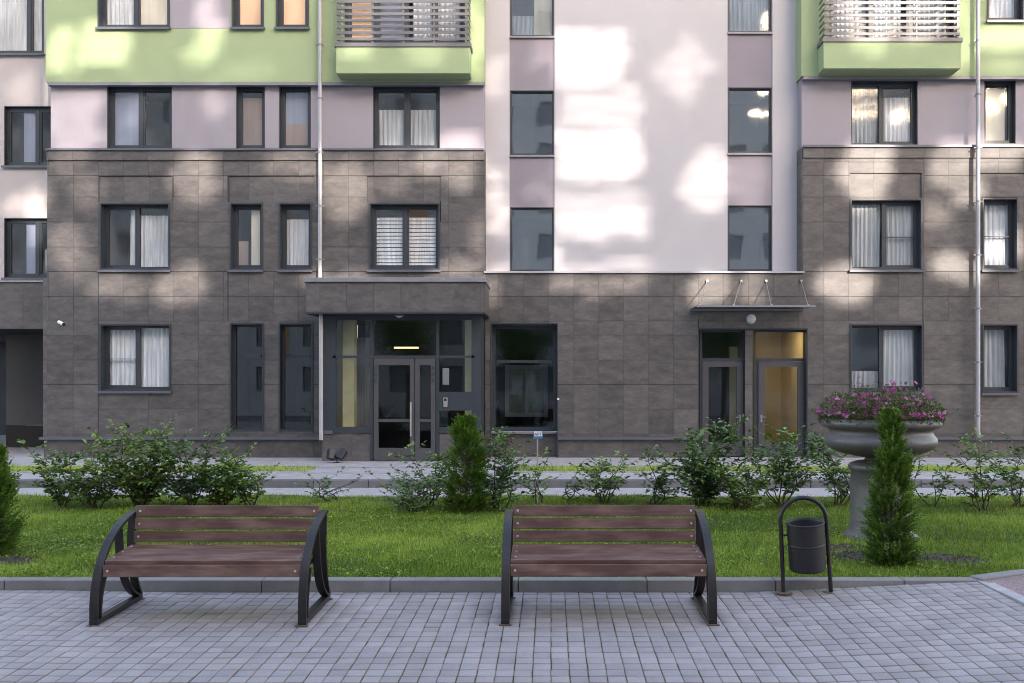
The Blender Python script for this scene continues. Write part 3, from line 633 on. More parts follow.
# glass canopy on rods
q = MB(); gd = F-0.95; zc = PZ(306, gd)
q.box(PX(697,gd), PX(815,gd), gd, F-0.003, zc-0.012, zc+0.012); gc = q.build('glass_canopy', glass_mat('canopy glass', 1.6, (0.45,0.48,0.5)), B)
q = MB(); q.box(PX(697,gd)-0.01, PX(815,gd)+0.01, gd-0.02, gd+0.012, zc-0.025, zc+0.018); q.box(PX(697,gd), PX(815,gd), F-0.06, F-0.001, zc-0.03, zc-0.013); q.build('canopy_edge', M['flash'], gc)
q = MB()
for wx, fx in ((707,700),(741,734),(766,772),(801,809)):
    q.tube([(PX(wx), F, PZ(281)), (PX(fx,gd), gd+0.05, zc)], 0.011, 6); q.tube([(PX(wx), F-0.05, PZ(281)), (PX(wx), F, PZ(281))], 0.03, 8)
    q.tube([(PX(fx,gd), gd+0.05, zc), (PX(fx,gd), gd+0.05, zc+0.04)], 0.022, 8)
q.build('tie_rod', M['steel'], gc)
# downpipes
def pipe(px, zb, kick, ztop=TOPZ):
    y = F-0.17; x = PX(px, y); q = MB(); r = 0.046
    q.tube([(x+kick,y,zb),(x,y,zb+0.14),(x,y,ztop)], r, 14)
    dp = q.build('downpipe', M['pipe'], B); c = MB()
    z = zb+0.5
    while z < ztop:
        c.tube([(x,y,z-0.02),(x,y,z+0.02)], r+0.010, 12); c.box(x-r-0.05, x-r, y-0.012, y+0.012, z-0.01, z+0.012); c.box(x+r, x+r+0.05, y-0.012, y+0.012, z-0.01, z+0.012)
        c.tube([(x,y,z),(x,F+0.02,z)], 0.01, 5); z += 1.24
    c.build('pipe_clamp', M['flash'], dp)
pipe(320, PZ(281, F-0.17), 0.0); 
q = MB(); xx = PX(321,DC+0.3); q.tube([(xx,DC+0.3,PZ(441,DC+0.3)),(xx,DC+0.3,cz0-0.03)], 0.045, 14); dpp = q.build('downpipe', M['pipe'], B)
q = MB(); q.tube([(xx,DC+0.3,PZ(443.5,DC+0.3)),(xx,DC+0.3,PZ(440,DC+0.3))], 0.052, 14)
q.build('outlet', M['black'], dpp)
pipe(978, PZ(437), 0.02)

# ------------------------------------------------------------------ fittings on the facade
lx, lz = PX(751), PZ(319)
e = empty('wall_lamp', (lx, F, lz), 'round opal wall lamp above the pair of doors under the glass canopy', 'lamp')
q = MB(); n = 24
q.v = []; ring = [(0.0,-0.075),(0.05,-0.073),(0.09,-0.06),(0.108,-0.03),(0.112,-0.004)]
vs = [(lx+r*math.cos(2*math.pi*j/n), F+y, lz+r*math.sin(2*math.pi*j/n)) for r, y in ring for j in range(n)]
q.add(vs, [(i*n+j, i*n+(j+1)%n, (i+1)*n+(j+1)%n, (i+1)*n+j) for i in range(len(ring)-1) for j in range(n)], 0, True)
q.build('lamp_cover', M['lampglass'], e)
q = MB(); vs = [(lx+r*math.cos(2*math.pi*j/n), F+y, lz+r*math.sin(2*math.pi*j/n)) for r, y in ((0.125,0.0),(0.125,-0.014),(0.10,-0.014)) for j in range(n)]
q.add(vs, [(i*n+j, i*n+(j+1)%n, (i+1)*n+(j+1)%n, (i+1)*n+j) for i in range(2) for j in range(n)]); q.build('lamp_base', M['flash'], e)
lx = PX(400,DC+0.6); e = empty('ceiling_lamp', (lx, DC+0.6, cz0-0.04), 'small domed lamp on the underside of the stone entrance canopy', 'lamp')
q = MB(); q.lathe([(0.13,0.0),(0.125,-0.03),(0.09,-0.065),(0.04,-0.082),(0.0,-0.085)], (lx, DC+0.6, cz0-0.037), 24); q.build('lamp_cover', M['lampglass'], e)
q = MB(); q.lathe([(0.15,0.0),(0.15,-0.016),(0.12,-0.017)], (lx, DC+0.6, cz0-0.037), 24); q.build('lamp_base', M['flash'], e)
sx, sz = PX(61), PZ(322.5)
e = empty('security_camera', (sx, F, sz), 'small white bullet security camera on the stone wall beside the passage', 'camera')
q = MB(); q.tube([(sx,F,sz),(sx,F-0.03,sz)], 0.035, 12); q.tube([(sx,F-0.03,sz),(sx+0.03,F-0.09,sz-0.02)], 0.014, 8); q.build('bracket', M['plastic_white'], e)
q = MB(); q.tube([(sx-0.01,F-0.08,sz+0.01),(sx+0.13,F-0.15,sz-0.05)], 0.038, 14); q.build('camera_body', M['plastic_white'], e)
q = MB(); q.tube([(sx+0.13,F-0.15,sz-0.05),(sx+0.155,F-0.163,sz-0.06)], 0.034, 14); q.build('lens', M['black'], e)
fxx = PX(337, 20.1); fy = 20.1
e = empty('floodlight', (fxx, fy, ZB), 'twin head black floodlight standing on the pavement beside the entrance', 'floodlight')
q = MB(); q.box(fxx-0.07, fxx+0.05, fy-0.05, fy+0.05, ZB, ZB+0.015); q.tube([(fxx,fy,ZB+0.01),(fxx,fy,ZB+0.09)], 0.014, 8); q.tube([(fxx-0.12,fy,ZB+0.09),(fxx+0.14,fy,ZB+0.09)], 0.012, 6); q.build('stand', M['black'], e)
for s_x, a in ((-0.11, 0.3), (0.10, -0.1)):
    hd = MB(); hd.bevbox(-0.085, 0.085, -0.05, 0.05, -0.12, 0.12, 0.012)
    for k in range(5): hd.box(-0.085+0.035*k, -0.075+0.035*k, 0.05, 0.08, -0.1, 0.1)
    rm = Matrix.Rotation(R(18), 3, 'Y') @ Matrix.Rotation(R(35)*(1 if s_x < 0 else -0.6), 3, 'Z') @ Matrix.Rotation(R(-30), 3, 'X')
    hd.v = [tuple(rm @ Vector(v_) + Vector((fxx+s_x, fy-0.01, ZB+0.19))) for v_ in hd.v]; hd.build('lamp_head', M['black'], e)

# ------------------------------------------------------------------ ground
SL = 0.0226
def ramp(x): return 0.095*min(1, max(0, (x-1.75)/2.05)) + 0.02*min(1, max(0, (-x-3.2)/1.5))
def pz(x, y): return -(8.46-y)*SL + ramp(x)
def sheet(name, x0, x1, y0, y1, z, m, nx=1, ny=1, zf_=None, **kw):
    q = MB(); xs = np.linspace(x0, x1, nx+1); ys = np.linspace(y0, y1, ny+1)
    q.add([(x, y, zf_(x, y) if zf_ else z) for y in ys for x in xs], [(j*(nx+1)+i, j*(nx+1)+i+1, (j+1)*(nx+1)+i+1, (j+1)*(nx+1)+i) for j in range(ny) for i in range(nx)])
    return q.build(name, m, None, origin=(0, 0, 0), kind='structure', **kw)
sheet('ground', -400, 400, -400, 400, -0.35, M['kerb'])
sheet('paving_bed', -20, 3.93, -11, 8.46, 0, M['pjoint'], 120, 60, lambda x, y: pz(x, y)-0.012)
PW = 0.1265; xs_ = [k*PW for k in range(-92, 31)]; ys_ = [8.24+PW-0.0+0.0 - PW*k for k in range(0, 36)]
rng = np.random.default_rng(3); V = []; Fc = []; T = []; S = []
benches = [(-2.83, 7.37), (0.465, 7.40)]
for yi, y1 in enumerate([8.456]+ys_):
    y0 = y1-PW if yi else ys_[0]
    for x0 in xs_:
        x1 = x0+PW
        if x1 > 3.93: continue
        jx = rng.normal(0, 0.0012)
        g_ = 0.0014+rng.random()*0.0010; bv = 0.0040; z = [pz(x, y) for x, y in ((x0,y0),(x1,y0),(x1,y1),(x0,y1))]
        dz = rng.normal(0, 0.0008); tx, ty = rng.normal(0, 0.004, 2)
        b0 = len(V)
        for (ux, uy), zz in zip(((0,0),(1,0),(1,1),(0,1)), z):
            X_ = x0+g_ if ux == 0 else x1-g_; Y_ = y0+g_+0.0016 if uy == 0 else y1-g_-0.0016
            V.append((X_+jx, Y_, zz-0.012))
        for (ux, uy), zz in zip(((0,0),(1,0),(1,1),(0,1)), z):
            X_ = x0+g_ if ux == 0 else x1-g_; Y_ = y0+g_+0.0016 if uy == 0 else y1-g_-0.0016
            V.append((X_+jx, Y_, zz-0.003+dz))
        for (ux, uy), zz in zip(((0,0),(1,0),(1,1),(0,1)), z):
            X_ = x0+g_+bv if ux == 0 else x1-g_-bv; Y_ = y0+g_+bv*1.6 if uy == 0 else y1-g_-bv*1.6
            V.append((X_+jx, Y_, zz+dz+tx*(ux-.5)*PW*2+ty*(uy-.5)*PW*2))
        for L_ in (0, 4):
            for k in range(4): Fc.append((b0+L_+k, b0+L_+(k+1)%4, b0+L_+4+(k+1)%4, b0+L_+4+k))
        Fc.append((b0+8, b0+9, b0+10, b0+11))
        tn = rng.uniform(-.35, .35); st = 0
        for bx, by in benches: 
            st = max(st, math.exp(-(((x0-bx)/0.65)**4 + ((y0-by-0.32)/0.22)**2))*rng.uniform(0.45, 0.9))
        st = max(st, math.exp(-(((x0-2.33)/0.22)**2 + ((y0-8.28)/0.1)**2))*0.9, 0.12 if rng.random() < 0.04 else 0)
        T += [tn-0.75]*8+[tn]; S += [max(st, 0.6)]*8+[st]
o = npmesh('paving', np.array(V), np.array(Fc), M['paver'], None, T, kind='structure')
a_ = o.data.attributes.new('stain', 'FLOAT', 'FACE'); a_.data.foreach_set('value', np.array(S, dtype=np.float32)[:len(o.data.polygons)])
# courtyard behind the camera
sheet('courtyard', -60, 60, -12, ys_[-1]-PW, 0, M['walk'], 40, 20, lambda x, y: pz(x, y)-0.006)
q = MB(); KX_ = [3.94,4.5,5.3,6.4,8,11,30]; KY_ = [8.53,8.80,9.05,9.25,9.4,9.5,9.5]; vs = []
for x_ in [3.99]+KX_[1:]:
    for k in range(9): y_ = 4+(float(np.interp(x_, KX_, KY_))-4)*k/8; vs.append((x_, y_, pz(x_, y_)+0.004))
q.add(vs, [(i*9+k, (i+1)*9+k, (i+1)*9+k+1, i*9+k+1) for i in range(6) for k in range(8)])
q.build('pink_path', M['pink'], None, kind='structure')
q = MB()
for k in range(9): q.box(3.935, 4.055, 8.50-0.9*(k+1)+0.008, 8.50-0.9*k, pz(4,8.5-0.9*(k+.5))-0.1, pz(4, 8.5-0.9*(k+.5))+0.012, random.uniform(-.3,.3))
q.build('path_border', M['walk'], None, kind='structure', bevel=0.004)
# near kerb
q = MB(); x = -12.13
while x < 3.8: x2 = min(x+1.18, 3.93); q.bevbox(x+0.004, x2, 8.46, 8.60, -0.2, 0.11, 0.008, random.uniform(-.12,.12)); x = x2+0.003
pts = [(3.94,8.53),(4.5,8.80),(5.3,9.05),(6.4,9.25),(8,9.4),(11,9.5)]
for (xa, ya), (xb, yb) in zip(pts, pts[1:]):
    L = math.hypot(xb-xa, yb-ya); c_, s_ = (xb-xa)/L, (yb-ya)/L; t_ = MB(); t_.bevbox(0, L-0.004, -0.07, 0.07, -0.3, 0.0, 0.008)
    q.add([(xa+v_[0]*c_-v_[1]*s_, ya+v_[0]*s_+v_[1]*c_, v_[2]+0.125) for v_ in t_.v], t_.f, 0.05)
q.build('kerb', M['kerb'], None, kind='structure')
def lawnz(x, y): return 0.075+0.022*math.sin(x*1.3+y*0.7)*math.sin(y*1.1)+0.012*math.sin(x*3.1-y*2.3)
sheet('lawn_soil', -22, 22, 8.60, 15.0, 0, M['soil'], 160, 40, lambda x, y: lawnz(x, y)-0.02)
sheet('footpath', -30, 30, 15.0, 16.64, 0.0, M['walk'])
q = MB(); x = -24.0
while x < 24: q.bevbox(x, x+0.995, 14.93, 15.0, -0.1, 0.06, 0.006, random.uniform(-.1,.1)); x += 1.0
q.build('lawn_kerb', M['walk'], None, kind='structure')
q = MB(); x = -24.3
while x < 24: q.bevbox(x, x+0.99, 16.64, 16.80, -0.1, 0.142, 0.01, random.uniform(-.15,.15)); x += 1.0
q.build('road_kerb', M['walkd'], None, kind='structure')
sheet('sidewalk', -30, 30, 16.80, 17.88, 0.138, M['walk'])
sheet('entrance_paving', -30, 30, 19.15, F+12, 0.138, M['walk'])
GAPX0, GAPX1 = PX(312,18.5), PX(513,18.5)
sheet('entrance_path', GAPX0, GAPX1, 17.95, 19.08, 0.138, M['walk'])
q = MB(); 
for a, e in ((-24, GAPX0), (GAPX1, 24)):
    q.box(a, e, 17.88, 17.95, 0.05, 0.165); q.box(a, e, 19.08, 19.15, 0.05, 0.165)
    q.box(a, e, 17.951, 19.079, 0.02, 0.128)
q.build('strip_kerb', M['walk'], None, kind='structure')

# ------------------------------------------------------------------ grass
def noise2(x, y):
    return (np.sin(x*1.7+1.3*np.sin(y*1.1))*np.sin(y*2.1+1.7*np.sin(x*0.8)) + 0.6*np.sin(x*5.1+y*3.7)*np.sin(y*6.3-x*2.9) + 0.35*np.sin(x*13+y*9)*np.sin(y*15-x*8))/1.95
def blades(x, y, z, hmin, hmax, wd, seed, tone_off=0):
    r = np.random.default_rng(seed); n = len(x); nz = noise2(x, y)
    h = (hmin+(hmax-hmin)*r.random(n)**1.3)*(1+0.45*nz+0.35*noise2(x*0.7, y*0.9)); h = np.maximum(h, 0.012); h = np.where(r.random(n) < 0.012, h*1.9, h); a = r.random(n)*2*np.pi; la = r.random(n)*2*np.pi; ln = h*r.uniform(0.15, 0.85, n)
    w_ = wd*r.uniform(0.6, 1.3, n)
    dx, dy = np.cos(a)*w_/2, np.sin(a)*w_/2; lx_, ly_ = np.cos(la)*ln, np.sin(la)*ln
    V = np.empty((n, 5, 3))
    V[:,0] = np.stack([x-dx, y-dy, z], 1); V[:,1] = np.stack([x+dx, y+dy, z], 1)
    V[:,2] = np.stack([x+dx*0.8+lx_*0.35, y+dy*0.8+ly_*0.35, z+h*0.6], 1); V[:,3] = np.stack([x-dx*0.8+lx_*0.35, y-dy*0.8+ly_*0.35, z+h*0.6], 1)
    V[:,4] = np.stack([x+lx_, y+ly_, z+h*(1-0.25*ln/h)], 1)
    i = np.arange(n)*5
    q4 = np.stack([i, i+1, i+2, i+3], 1); t3 = np.stack([i+3, i+2, i+4, i+4], 1)
    nz2 = noise2(x*0.45+3, y*0.6+1); tone = np.clip(0.40+0.26*nz+0.42*nz2+r.normal(0, 0.24, n)+tone_off, 0, 1)
    return V.reshape(-1, 3), np.concatenate([i[:,None]+np.array([0,1,2]), i[:,None]+np.array([0,2,3]), i[:,None]+np.array([3,2,4])]), np.tile(tone, 3)
r = np.random.default_rng(11); n = 330000
gy = 8.61+(14.92-8.61)*r.random(n)**1.15; gx = (r.random(n)-0.5)*2*(gy*0.66+0.6)
bare = [(3.35, 9.70, 0.42, 0.24), (4.05, 9.62, 0.55, 0.22), (3.05, 10.25, 0.5, 0.26), (-5.8, 9.55, 0.5, 0.28), (-2.2, 14.2, 0.5, 0.2)]
keep = np.ones(n, bool)
for bx, by, sx_, sy_ in bare: keep &= ~((((gx-bx)/sx_)**2+((gy-by)/sy_)**2 < r.uniform(0.3, 1.25, n)))
keep &= ~((noise2(gx*1.9+4, gy*1.9) < -0.62) & (r.random(n) < 0.6))
keep &= ~((gx > 3.95) & (gy < 8.62+np.interp(gx, [3.9,4.5,5.3,6.4,8,11], [0,0.29,0.52,0.72,0.87,0.97])))
gx, gy = gx[keep], gy[keep]; gz = np.array(0.075+0.022*np.sin(gx*1.3+gy*0.7)*np.sin(gy*1.1)+0.012*np.sin(gx*3.1-gy*2.3))-0.02
V1, F1, T1 = blades(gx, gy, gz, 0.025, 0.068, 0.0060, 5)
m_ = 26000; y2 = 17.96+1.1*r.random(m_); x2 = r.uniform(-15, 15, m_); k2 = ~((x2 > GAPX0-0.02) & (x2 < GAPX1+0.02)); x2, y2 = x2[k2], y2[k2]
V2, F2, T2 = blades(x2, y2, np.full(len(x2), 0.125), 0.04, 0.11, 0.011, 6, 0.15)
# broad weed leaves among the grass
def leafset(P, D, N, L, W, fold=0.25):
    """arrays: positions, directions, normals -> two-triangle folded leaves"""
    D = D/np.linalg.norm(D, axis=1, keepdims=True); S_ = np.cross(D, N); S_ /= np.linalg.norm(S_, axis=1, keepdims=True)+1e-9; U = np.cross(S_, D)
    L = L[:,None]; W = W[:,None]
    mid = P+D*L*0.45
    a = mid+S_*W*0.5+U*W*fold; b = mid-S_*W*0.5+U*W*fold; tip = P+D*L-U*L*0.12
    V = np.stack([P, a, tip, b], 1).reshape(-1, 3); i = np.arange(len(P))*4
    return V, np.concatenate([np.stack([i, i+1, i+2], 1), np.stack([i, i+2, i+3], 1)])
n3 = 30000; wx = (r.random(n3)-0.5)*2*6.5; wy = 8.64+r.random(n3)*4.5; cl = noise2(wx*2.3+9, wy*2.3+2) > 0.12; wx, wy = wx[cl], wy[cl]
kb = wx < 3.9; wx, wy = wx[kb], wy[kb]; n3 = len(wx)
an = r.random(n3)*6.28; P = np.stack([wx, wy, np.full(n3, 0.085)+r.random(n3)*0.035], 1); Dr = np.stack([np.cos(an), np.sin(an), r.uniform(0, 0.8, n3)], 1)
V3, F3 = leafset(P, Dr, np.tile([0,0,1.0], (n3,1)), r.uniform(0.025,0.05,n3), r.uniform(0.02,0.032,n3)); T3 = np.tile(np.clip(r.normal(0.35,0.2,n3),0,1), 2)
npmesh('lawn_grass', np.concatenate([V1, V2, V3]), np.concatenate([F1, F2+len(V1), F3+len(V1)+len(V2)]), M['grass'], None, np.concatenate([T1, T2, T3]), kind='stuff', label='short uneven green grass of the lawn and the strip by the road')
# bare earth mounds with clods
q = MB()
for bx, by, sx_, sy_ in bare:
    n = 20; vs = [(bx, by, lawnz(bx, by)+0.03)]
    for k in range(1, 4):
        for j in range(n):
            a = 2*math.pi*j/n; f_ = k/3*(1+0.12*math.sin(j*2.3+bx)); vs.append((bx+sx_*f_*math.cos(a), by+sy_*f_*math.sin(a), lawnz(bx+sx_*f_*math.cos(a), by+sy_*f_*math.sin(a))+(0.03*(1-(k/3)**2)-0.012)+random.uniform(-.008,.008)))
    fs = [(0, 1+j, 1+(j+1)%n) for j in range(n)] + [(1+(k-1)*n+j, 1+k*n+j, 1+k*n+(j+1)%n, 1+(k-1)*n+(j+1)%n) for k in (1,2) for j in range(n)]
    q.add(vs, fs, 0)
    for _ in range(140):
        a = random.uniform(0, 6.28); f_ = random.random()**0.5; x_, y_ = bx+sx_*f_*math.cos(a), by+sy_*f_*math.sin(a); s_ = random.uniform(0.008, 0.028); z_ = lawnz(x_, y_)+0.012*(1-f_)+0.004
        vs = [(x_+s_*random.uniform(.6,1), y_, z_), (x_, y_+s_, z_), (x_-s_*random.uniform(.6,1), y_, z_), (x_, y_-s_, z_), (x_, y_, z_+s_*0.9)]
        q.add(vs, [(0,1,4),(1,2,4),(2,3,4),(3,0,4)], random.uniform(-.2,.3))
q.build('bare_soil', M['dirt'], None, kind='structure')

# ------------------------------------------------------------------ plants
def shrub(base, hgt, wid, seed, stems=7, dens=1.0, mt='leafA', leaf=0.088, low=0.12, label='', lean=0.0):
    r = np.random.default_rng(seed); x0, y0, z0 = base
    e = empty('shrub', base, label, 'shrub', 'shrubs along the far edge of the lawn')
    st = MB(); P = []; Dd = []; Nn = []; L_ = []
    for s in range(stems):
        a = r.random()*6.28; rad = wid*0.5*(r.random()**0.5)*1.1; H = hgt*(0.38+0.72*r.random()**1.3) if s else hgt*1.0
        if stems == 1: rad = abs(lean)
        tipx, tipy = math.cos(a)*rad+lean, math.sin(a)*rad*0.8; H *= 1-0.22*r.random()*(rad/(wid*0.5+0.01))
        k = 9; pts = []; b = np.array([r.normal(0, 0.04), r.normal(0, 0.04)]); bend = r.normal(0, 0.085, 2)
        for i in range(k+1):
            t = i/k; f_ = t**1.35
            pts.append((x0+b[0]+tipx*f_+bend[0]*math.sin(t*5), y0+b[1]+tipy*f_+bend[1]*math.sin(t*4.2), z0+H*t-0.05*H*t**3*(rad/(wid+0.01))))
        st.tube(pts, [0.0095*(1-0.8*i/k)+0.0015 for i in range(k+1)], 5)
        nt_ = int(H/0.062*dens*r.uniform(0.55, 1.3))
        for j in range(nt_):
            t = low+(1-low)*(j+r.random())/nt_
            f_ = t*k; i = min(int(f_), k-1); p = np.array(pts[i])*(1-(f_-i))+np.array(pts[i+1])*(f_-i)
            an = r.random()*6.28; ln = (0.09+0.24*math.sin(math.pi*min(1, t*0.92+0.05))**0.8)*r.uniform(0.5, 1.2)*min(1.3, wid/0.6)
            d = np.array([math.cos(an), math.sin(an), r.uniform(0.1, 0.9)]); d /= np.linalg.norm(d); e_ = p+d*ln*r.uniform(0.7,1.45)
            st.tube([p, p+d*ln*0.55+np.array([0,0,0.01]), e_], [0.003, 0.0022, 0.001], 3, caps=False)
            nl = max(4, int(ln/0.030))
            for q_ in range(nl+1):
                u = (q_+0.6)/(nl+0.6); pp = p+(e_-p)*u; sd = 1 if q_ % 2 else -1
                side = np.cross(d, [0, 0, 1]); side /= np.linalg.norm(side)+1e-6
                ld = d*0.6+side*sd*0.8+np.array([0, 0, r.uniform(-0.45, 0.25)])+r.normal(0, 0.25, 3)
                if q_ == nl: ld = d+r.normal(0, 0.2, 3)
                P.append(pp); Dd.append(ld); Nn.append(np.array([0, 0, 1.0])+r.normal(0, 0.35, 3)); L_.append(leaf*r.uniform(0.55, 1.2))
    st.build('stem', M['stem'], e)
    P = np.array(P); L_ = np.array(L_); Vv, Ff = leafset(P, np.array(Dd), np.array(Nn), L_, L_*r.uniform(0.5, 0.78, len(L_)))
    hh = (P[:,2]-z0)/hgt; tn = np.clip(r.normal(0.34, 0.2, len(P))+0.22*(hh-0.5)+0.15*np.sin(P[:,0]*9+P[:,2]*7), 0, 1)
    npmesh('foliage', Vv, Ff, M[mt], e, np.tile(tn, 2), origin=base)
def sh(px, ybase, ytop, wpx, seed, label, **kw):
    d = (EYE-0.07)*FOC/(ybase-VY); x = PX(px, d); hgt = EYE-(ytop-VY)*d/FOC-0.07
    shrub((x, d, 0.06), hgt*1.05, wpx*1.15*d/FOC, seed, label=label, **kw)
SH = [
 (62,506,446,50,1,'leftmost shrub of the hedge row, thin and low, in front of the passage',dict(stems=7,dens=.9)),
 (95,509,440,60,2,'low leafy shrub left of the tallest hedge shrub, before the wall camera',dict(stems=10,dens=1.1)),
 (142,509,421,78,3,'tallest and widest shrub of the left hedge, under the ground floor curtained window',dict(stems=15,dens=1.2)),
 (190,508,433,58,4,'tall open shrub in the left hedge behind the middle of the left bench',dict(stems=9,dens=.95,mt='leafB')),
 (222,507,446,56,5,'rounded shrub near the right end of the left hedge, left of the grass gap',dict(stems=11,dens=1.05)),
 (252,506,450,36,6,'right end shrub of the left hedge, thin with upright tips',dict(stems=5,dens=.9)),
 (332,502,474,36,7,'small low shrub standing alone right of the left bench',dict(stems=5,dens=.9,mt='leafB',leaf=.07)),
 (412,513,478,46,8,'low dark bushy shrub at the foot of the mid lawn thuja',dict(stems=9,dens=1.2,mt='leafB',leaf=.07)),
 (432,508,446,54,9,'sparse arching shrub in front of the entrance door',dict(stems=5,dens=.7)),
 (497,512,430,44,10,'tall shrub touching the right side of the mid lawn thuja',dict(stems=7,dens=.95,mt='leafB')),
 (538,503,446,34,11,'thin young shrub behind the blue and white plant marker',dict(stems=3,dens=.85)),
 (570,500,468,26,12,'tiny shrub between the plant marker and the wider shrub row',dict(stems=4,dens=.9,mt='leafB',leaf=.07)),
 (603,503,459,44,13,'low broad shrub below the blank stone wall, behind the right bench back',dict(stems=8,dens=.9)),
 (656,504,446,36,14,'slender upright shrub behind the right half of the right bench',dict(stems=5,dens=.9,mt='leafB')),
 (700,507,425,66,15,'large dense shrub below the left one of the two glazed side doors',dict(stems=13,dens=1.15,mt='leafB')),
 (738,510,470,60,16,'low spreading shrub between the two big shrubs by the side doors',dict(stems=9,dens=1.0)),
 (780,507,428,64,17,'large tree like shrub with bare lower stems right behind the litter bin',dict(stems=9,dens=1.1,mt='leafB',low=.3)),
 (838,507,436,46,18,'loose shrub directly left of the stone urn pedestal',dict(stems=6,dens=1.0,mt='leafB',low=.25)),
 (932,506,452,36,19,'sparse spindly shrub right of the stone urn',dict(stems=3,dens=.6)),
 (984,510,436,44,20,'upright shrub in front of the right downpipe foot',dict(stems=5,dens=.8)),
 (1016,507,440,40,21,'rightmost shrub of the row, cut by the photo edge',dict(stems=6,dens=.8,mt='leafB')),
]
for px, yb, yt, wp, sd, lb, kw in SH: sh(px, yb, yt, wp, sd, lb, **kw)

def thuja(base, hgt, rad, seed, label, mt='thuja', taper=1.0, n=1900):
    r = np.random.default_rng(seed); x0, y0, z0 = base
    e = empty('thuja_tree', base, label, 'thuja', 'young conical thujas on the lawn')
    q = MB(); q.tube([(x0,y0,z0-0.02),(x0+0.01,y0,z0+hgt*0.5),(x0,y0,z0+hgt*0.93)], [0.022,0.014,0.004], 7)
    P = []; D_ = []; N_ = []; L_ = []; W_ = []; TN = []
    NC = 150; ct_ = r.random(NC)**1.1; ca_ = r.random(NC)*6.28; cm_ = r.uniform(0.68, 1.22, NC); cn_ = r.uniform(-.18, .18, NC)
    for i in range(n):
        cI = r.integers(0, NC); t = min(0.99, max(0.015, ct_[cI]+r.normal(0, 0.028))); prof = (0.72+0.28*math.sin(min(1, t/0.25)*math.pi/2))*((1-t)**(0.52*taper)+0.02)
        a = ca_[cI]+r.normal(0, 0.24); rr = rad*prof*cm_[cI]*(0.70+0.36*r.random())
        c, s = math.cos(a), math.sin(a); p0 = np.array([x0+c*rr*0.55, y0+s*rr*0.55, z0+hgt*(0.03+0.94*t)-0.04])
        out = np.array([c*0.85, s*0.85, 0.45+0.75*t])+r.normal(0, 0.22, 3); out /= np.linalg.norm(out)
        ln = (rr*0.45+0.05)*r.uniform(0.8, 1.2); tn0 = np.clip(r.normal(0.38, 0.15)+cn_[cI], 0, 1)
        sd = np.cross(out, [c, s, 0.2])+r.normal(0, 0.3, 3); sd -= out*np.dot(sd, out); sd /= np.linalg.norm(sd)+1e-6
        if i % 6 == 0: q.tube([(x0, y0, p0[2]-0.02), tuple(p0), tuple(p0+out*ln*0.6)], [0.004, 0.003, 0.0012], 3, caps=False)
        m2 = 9
        for k in range(m2):
            u = (k+1)/m2; pp = p0+out*ln*u; sg = (-1)**k
            d = out*0.9+sd*sg*0.75*(1.1-u*0.5)+r.normal(0, 0.12, 3) if k < m2-1 else out
            P.append(pp-out*0.01); D_.append(d); N_.append(np.cross(out, sd)+r.normal(0, 0.3, 3)); L_.append((0.050-0.018*u)*r.uniform(0.8, 1.35)); W_.append(0.019); TN.append(np.clip(tn0+0.35*(u-0.5), 0, 1))
    q.build('trunk', M['stem'], e)
    Vv, Ff = leafset(np.array(P), np.array(D_), np.array(N_), np.array(L_), np.array(W_), 0.1)
    npmesh('crown', Vv, Ff, M[mt], e, np.tile(np.array(TN), 2), origin=base)
    m3 = 900; t3 = r.random(m3)**1.6*0.75; a3 = r.random(m3)*6.28; r3 = rad*0.75*r.random(m3)**0.7*(1-t3)
    Pd = np.stack([x0+r3*np.cos(a3), y0+r3*np.sin(a3), z0+0.02+hgt*t3], 1); Ld = r.uniform(0.02, 0.05, m3)
    Vv, Ff = leafset(Pd, np.stack([np.cos(a3), np.sin(a3), r.normal(0, .6, m3)], 1)+r.normal(0, .3, (m3, 3)), r.normal(0, 1, (m3, 3)), Ld, Ld*0.3, 0.1)
    npmesh('dry_sprays', Vv, Ff, M['dry'], e, np.tile(r.random(m3)*0.6, 2), origin=base)
def th(px, yb, yt, rpx, seed, label, **kw):
    d = (EYE-0.07)*FOC/(yb-VY); thuja((PX(px, d), d, 0.06), EYE-(yt-VY)*d/FOC-0.06, rpx*d/FOC, seed, label, **kw)
th(891, 566, 404, 30, 31, 'dark conical thuja in bare soil in front of the stone urn', n=1700, taper=1.0)
th(466, 512, 414, 26, 32, 'bright green thuja standing by the entrance vestibule', mt='thujab', taper=0.62, n=1500)
th(-10, 556, 440, 32, 33, 'dark thuja cut off by the left edge of the photo', n=1800, taper=0.7)

# plant marker
d = 14.1; mx_, mz = PX(537.5, d), 0.06
e = empty('plant_marker', (mx_, d, mz), 'small blue and white marker on a thin pale stake among the shrubs', 'sign')
q = MB(); q.box(mx_-0.011, mx_+0.011, d, d+0.012, mz, PZ(439,d)); q.build('stake', mat('pale wood stake', (0.36, 0.38, 0.30), 0.7), e)
q = MB(); q.bevbox(PX(533.5,d), PX(542.8,d), d-0.012, d-0.001, PZ(438.6,d), PZ(431,d), 0.002); q.build('blue_plate', M['signblue'], e)
q = MB(); q.box(PX(534,d), PX(542.2,d), d-0.0155, d-0.0125, PZ(436.3,d), PZ(431.3,d)); q.build('white_field', M['signwhite'], e)
fc = bpy.data.curves.new('lettering', 'FONT'); fc.body = 'APT'; fc.size = 0.062; fc.align_x = 'CENTER'; fc.extrude = 0.0008; fc.materials.append(M['signred'])
ft = link(bpy.data.objects.new('lettering_curve', fc)); bpy.context.view_layer.update()
me_ = bpy.data.meshes.new_from_object(ft.evaluated_get(bpy.context.evaluated_depsgraph_get())); bpy.data.objects.remove(ft)
fo = link(bpy.data.objects.new('lettering', me_)); fo.parent = e; fo.rotation_euler = (R(90), 0, 0); fo.location = (PX(538.1,d)-mx_, -0.018, PZ(435.4,d)-mz)

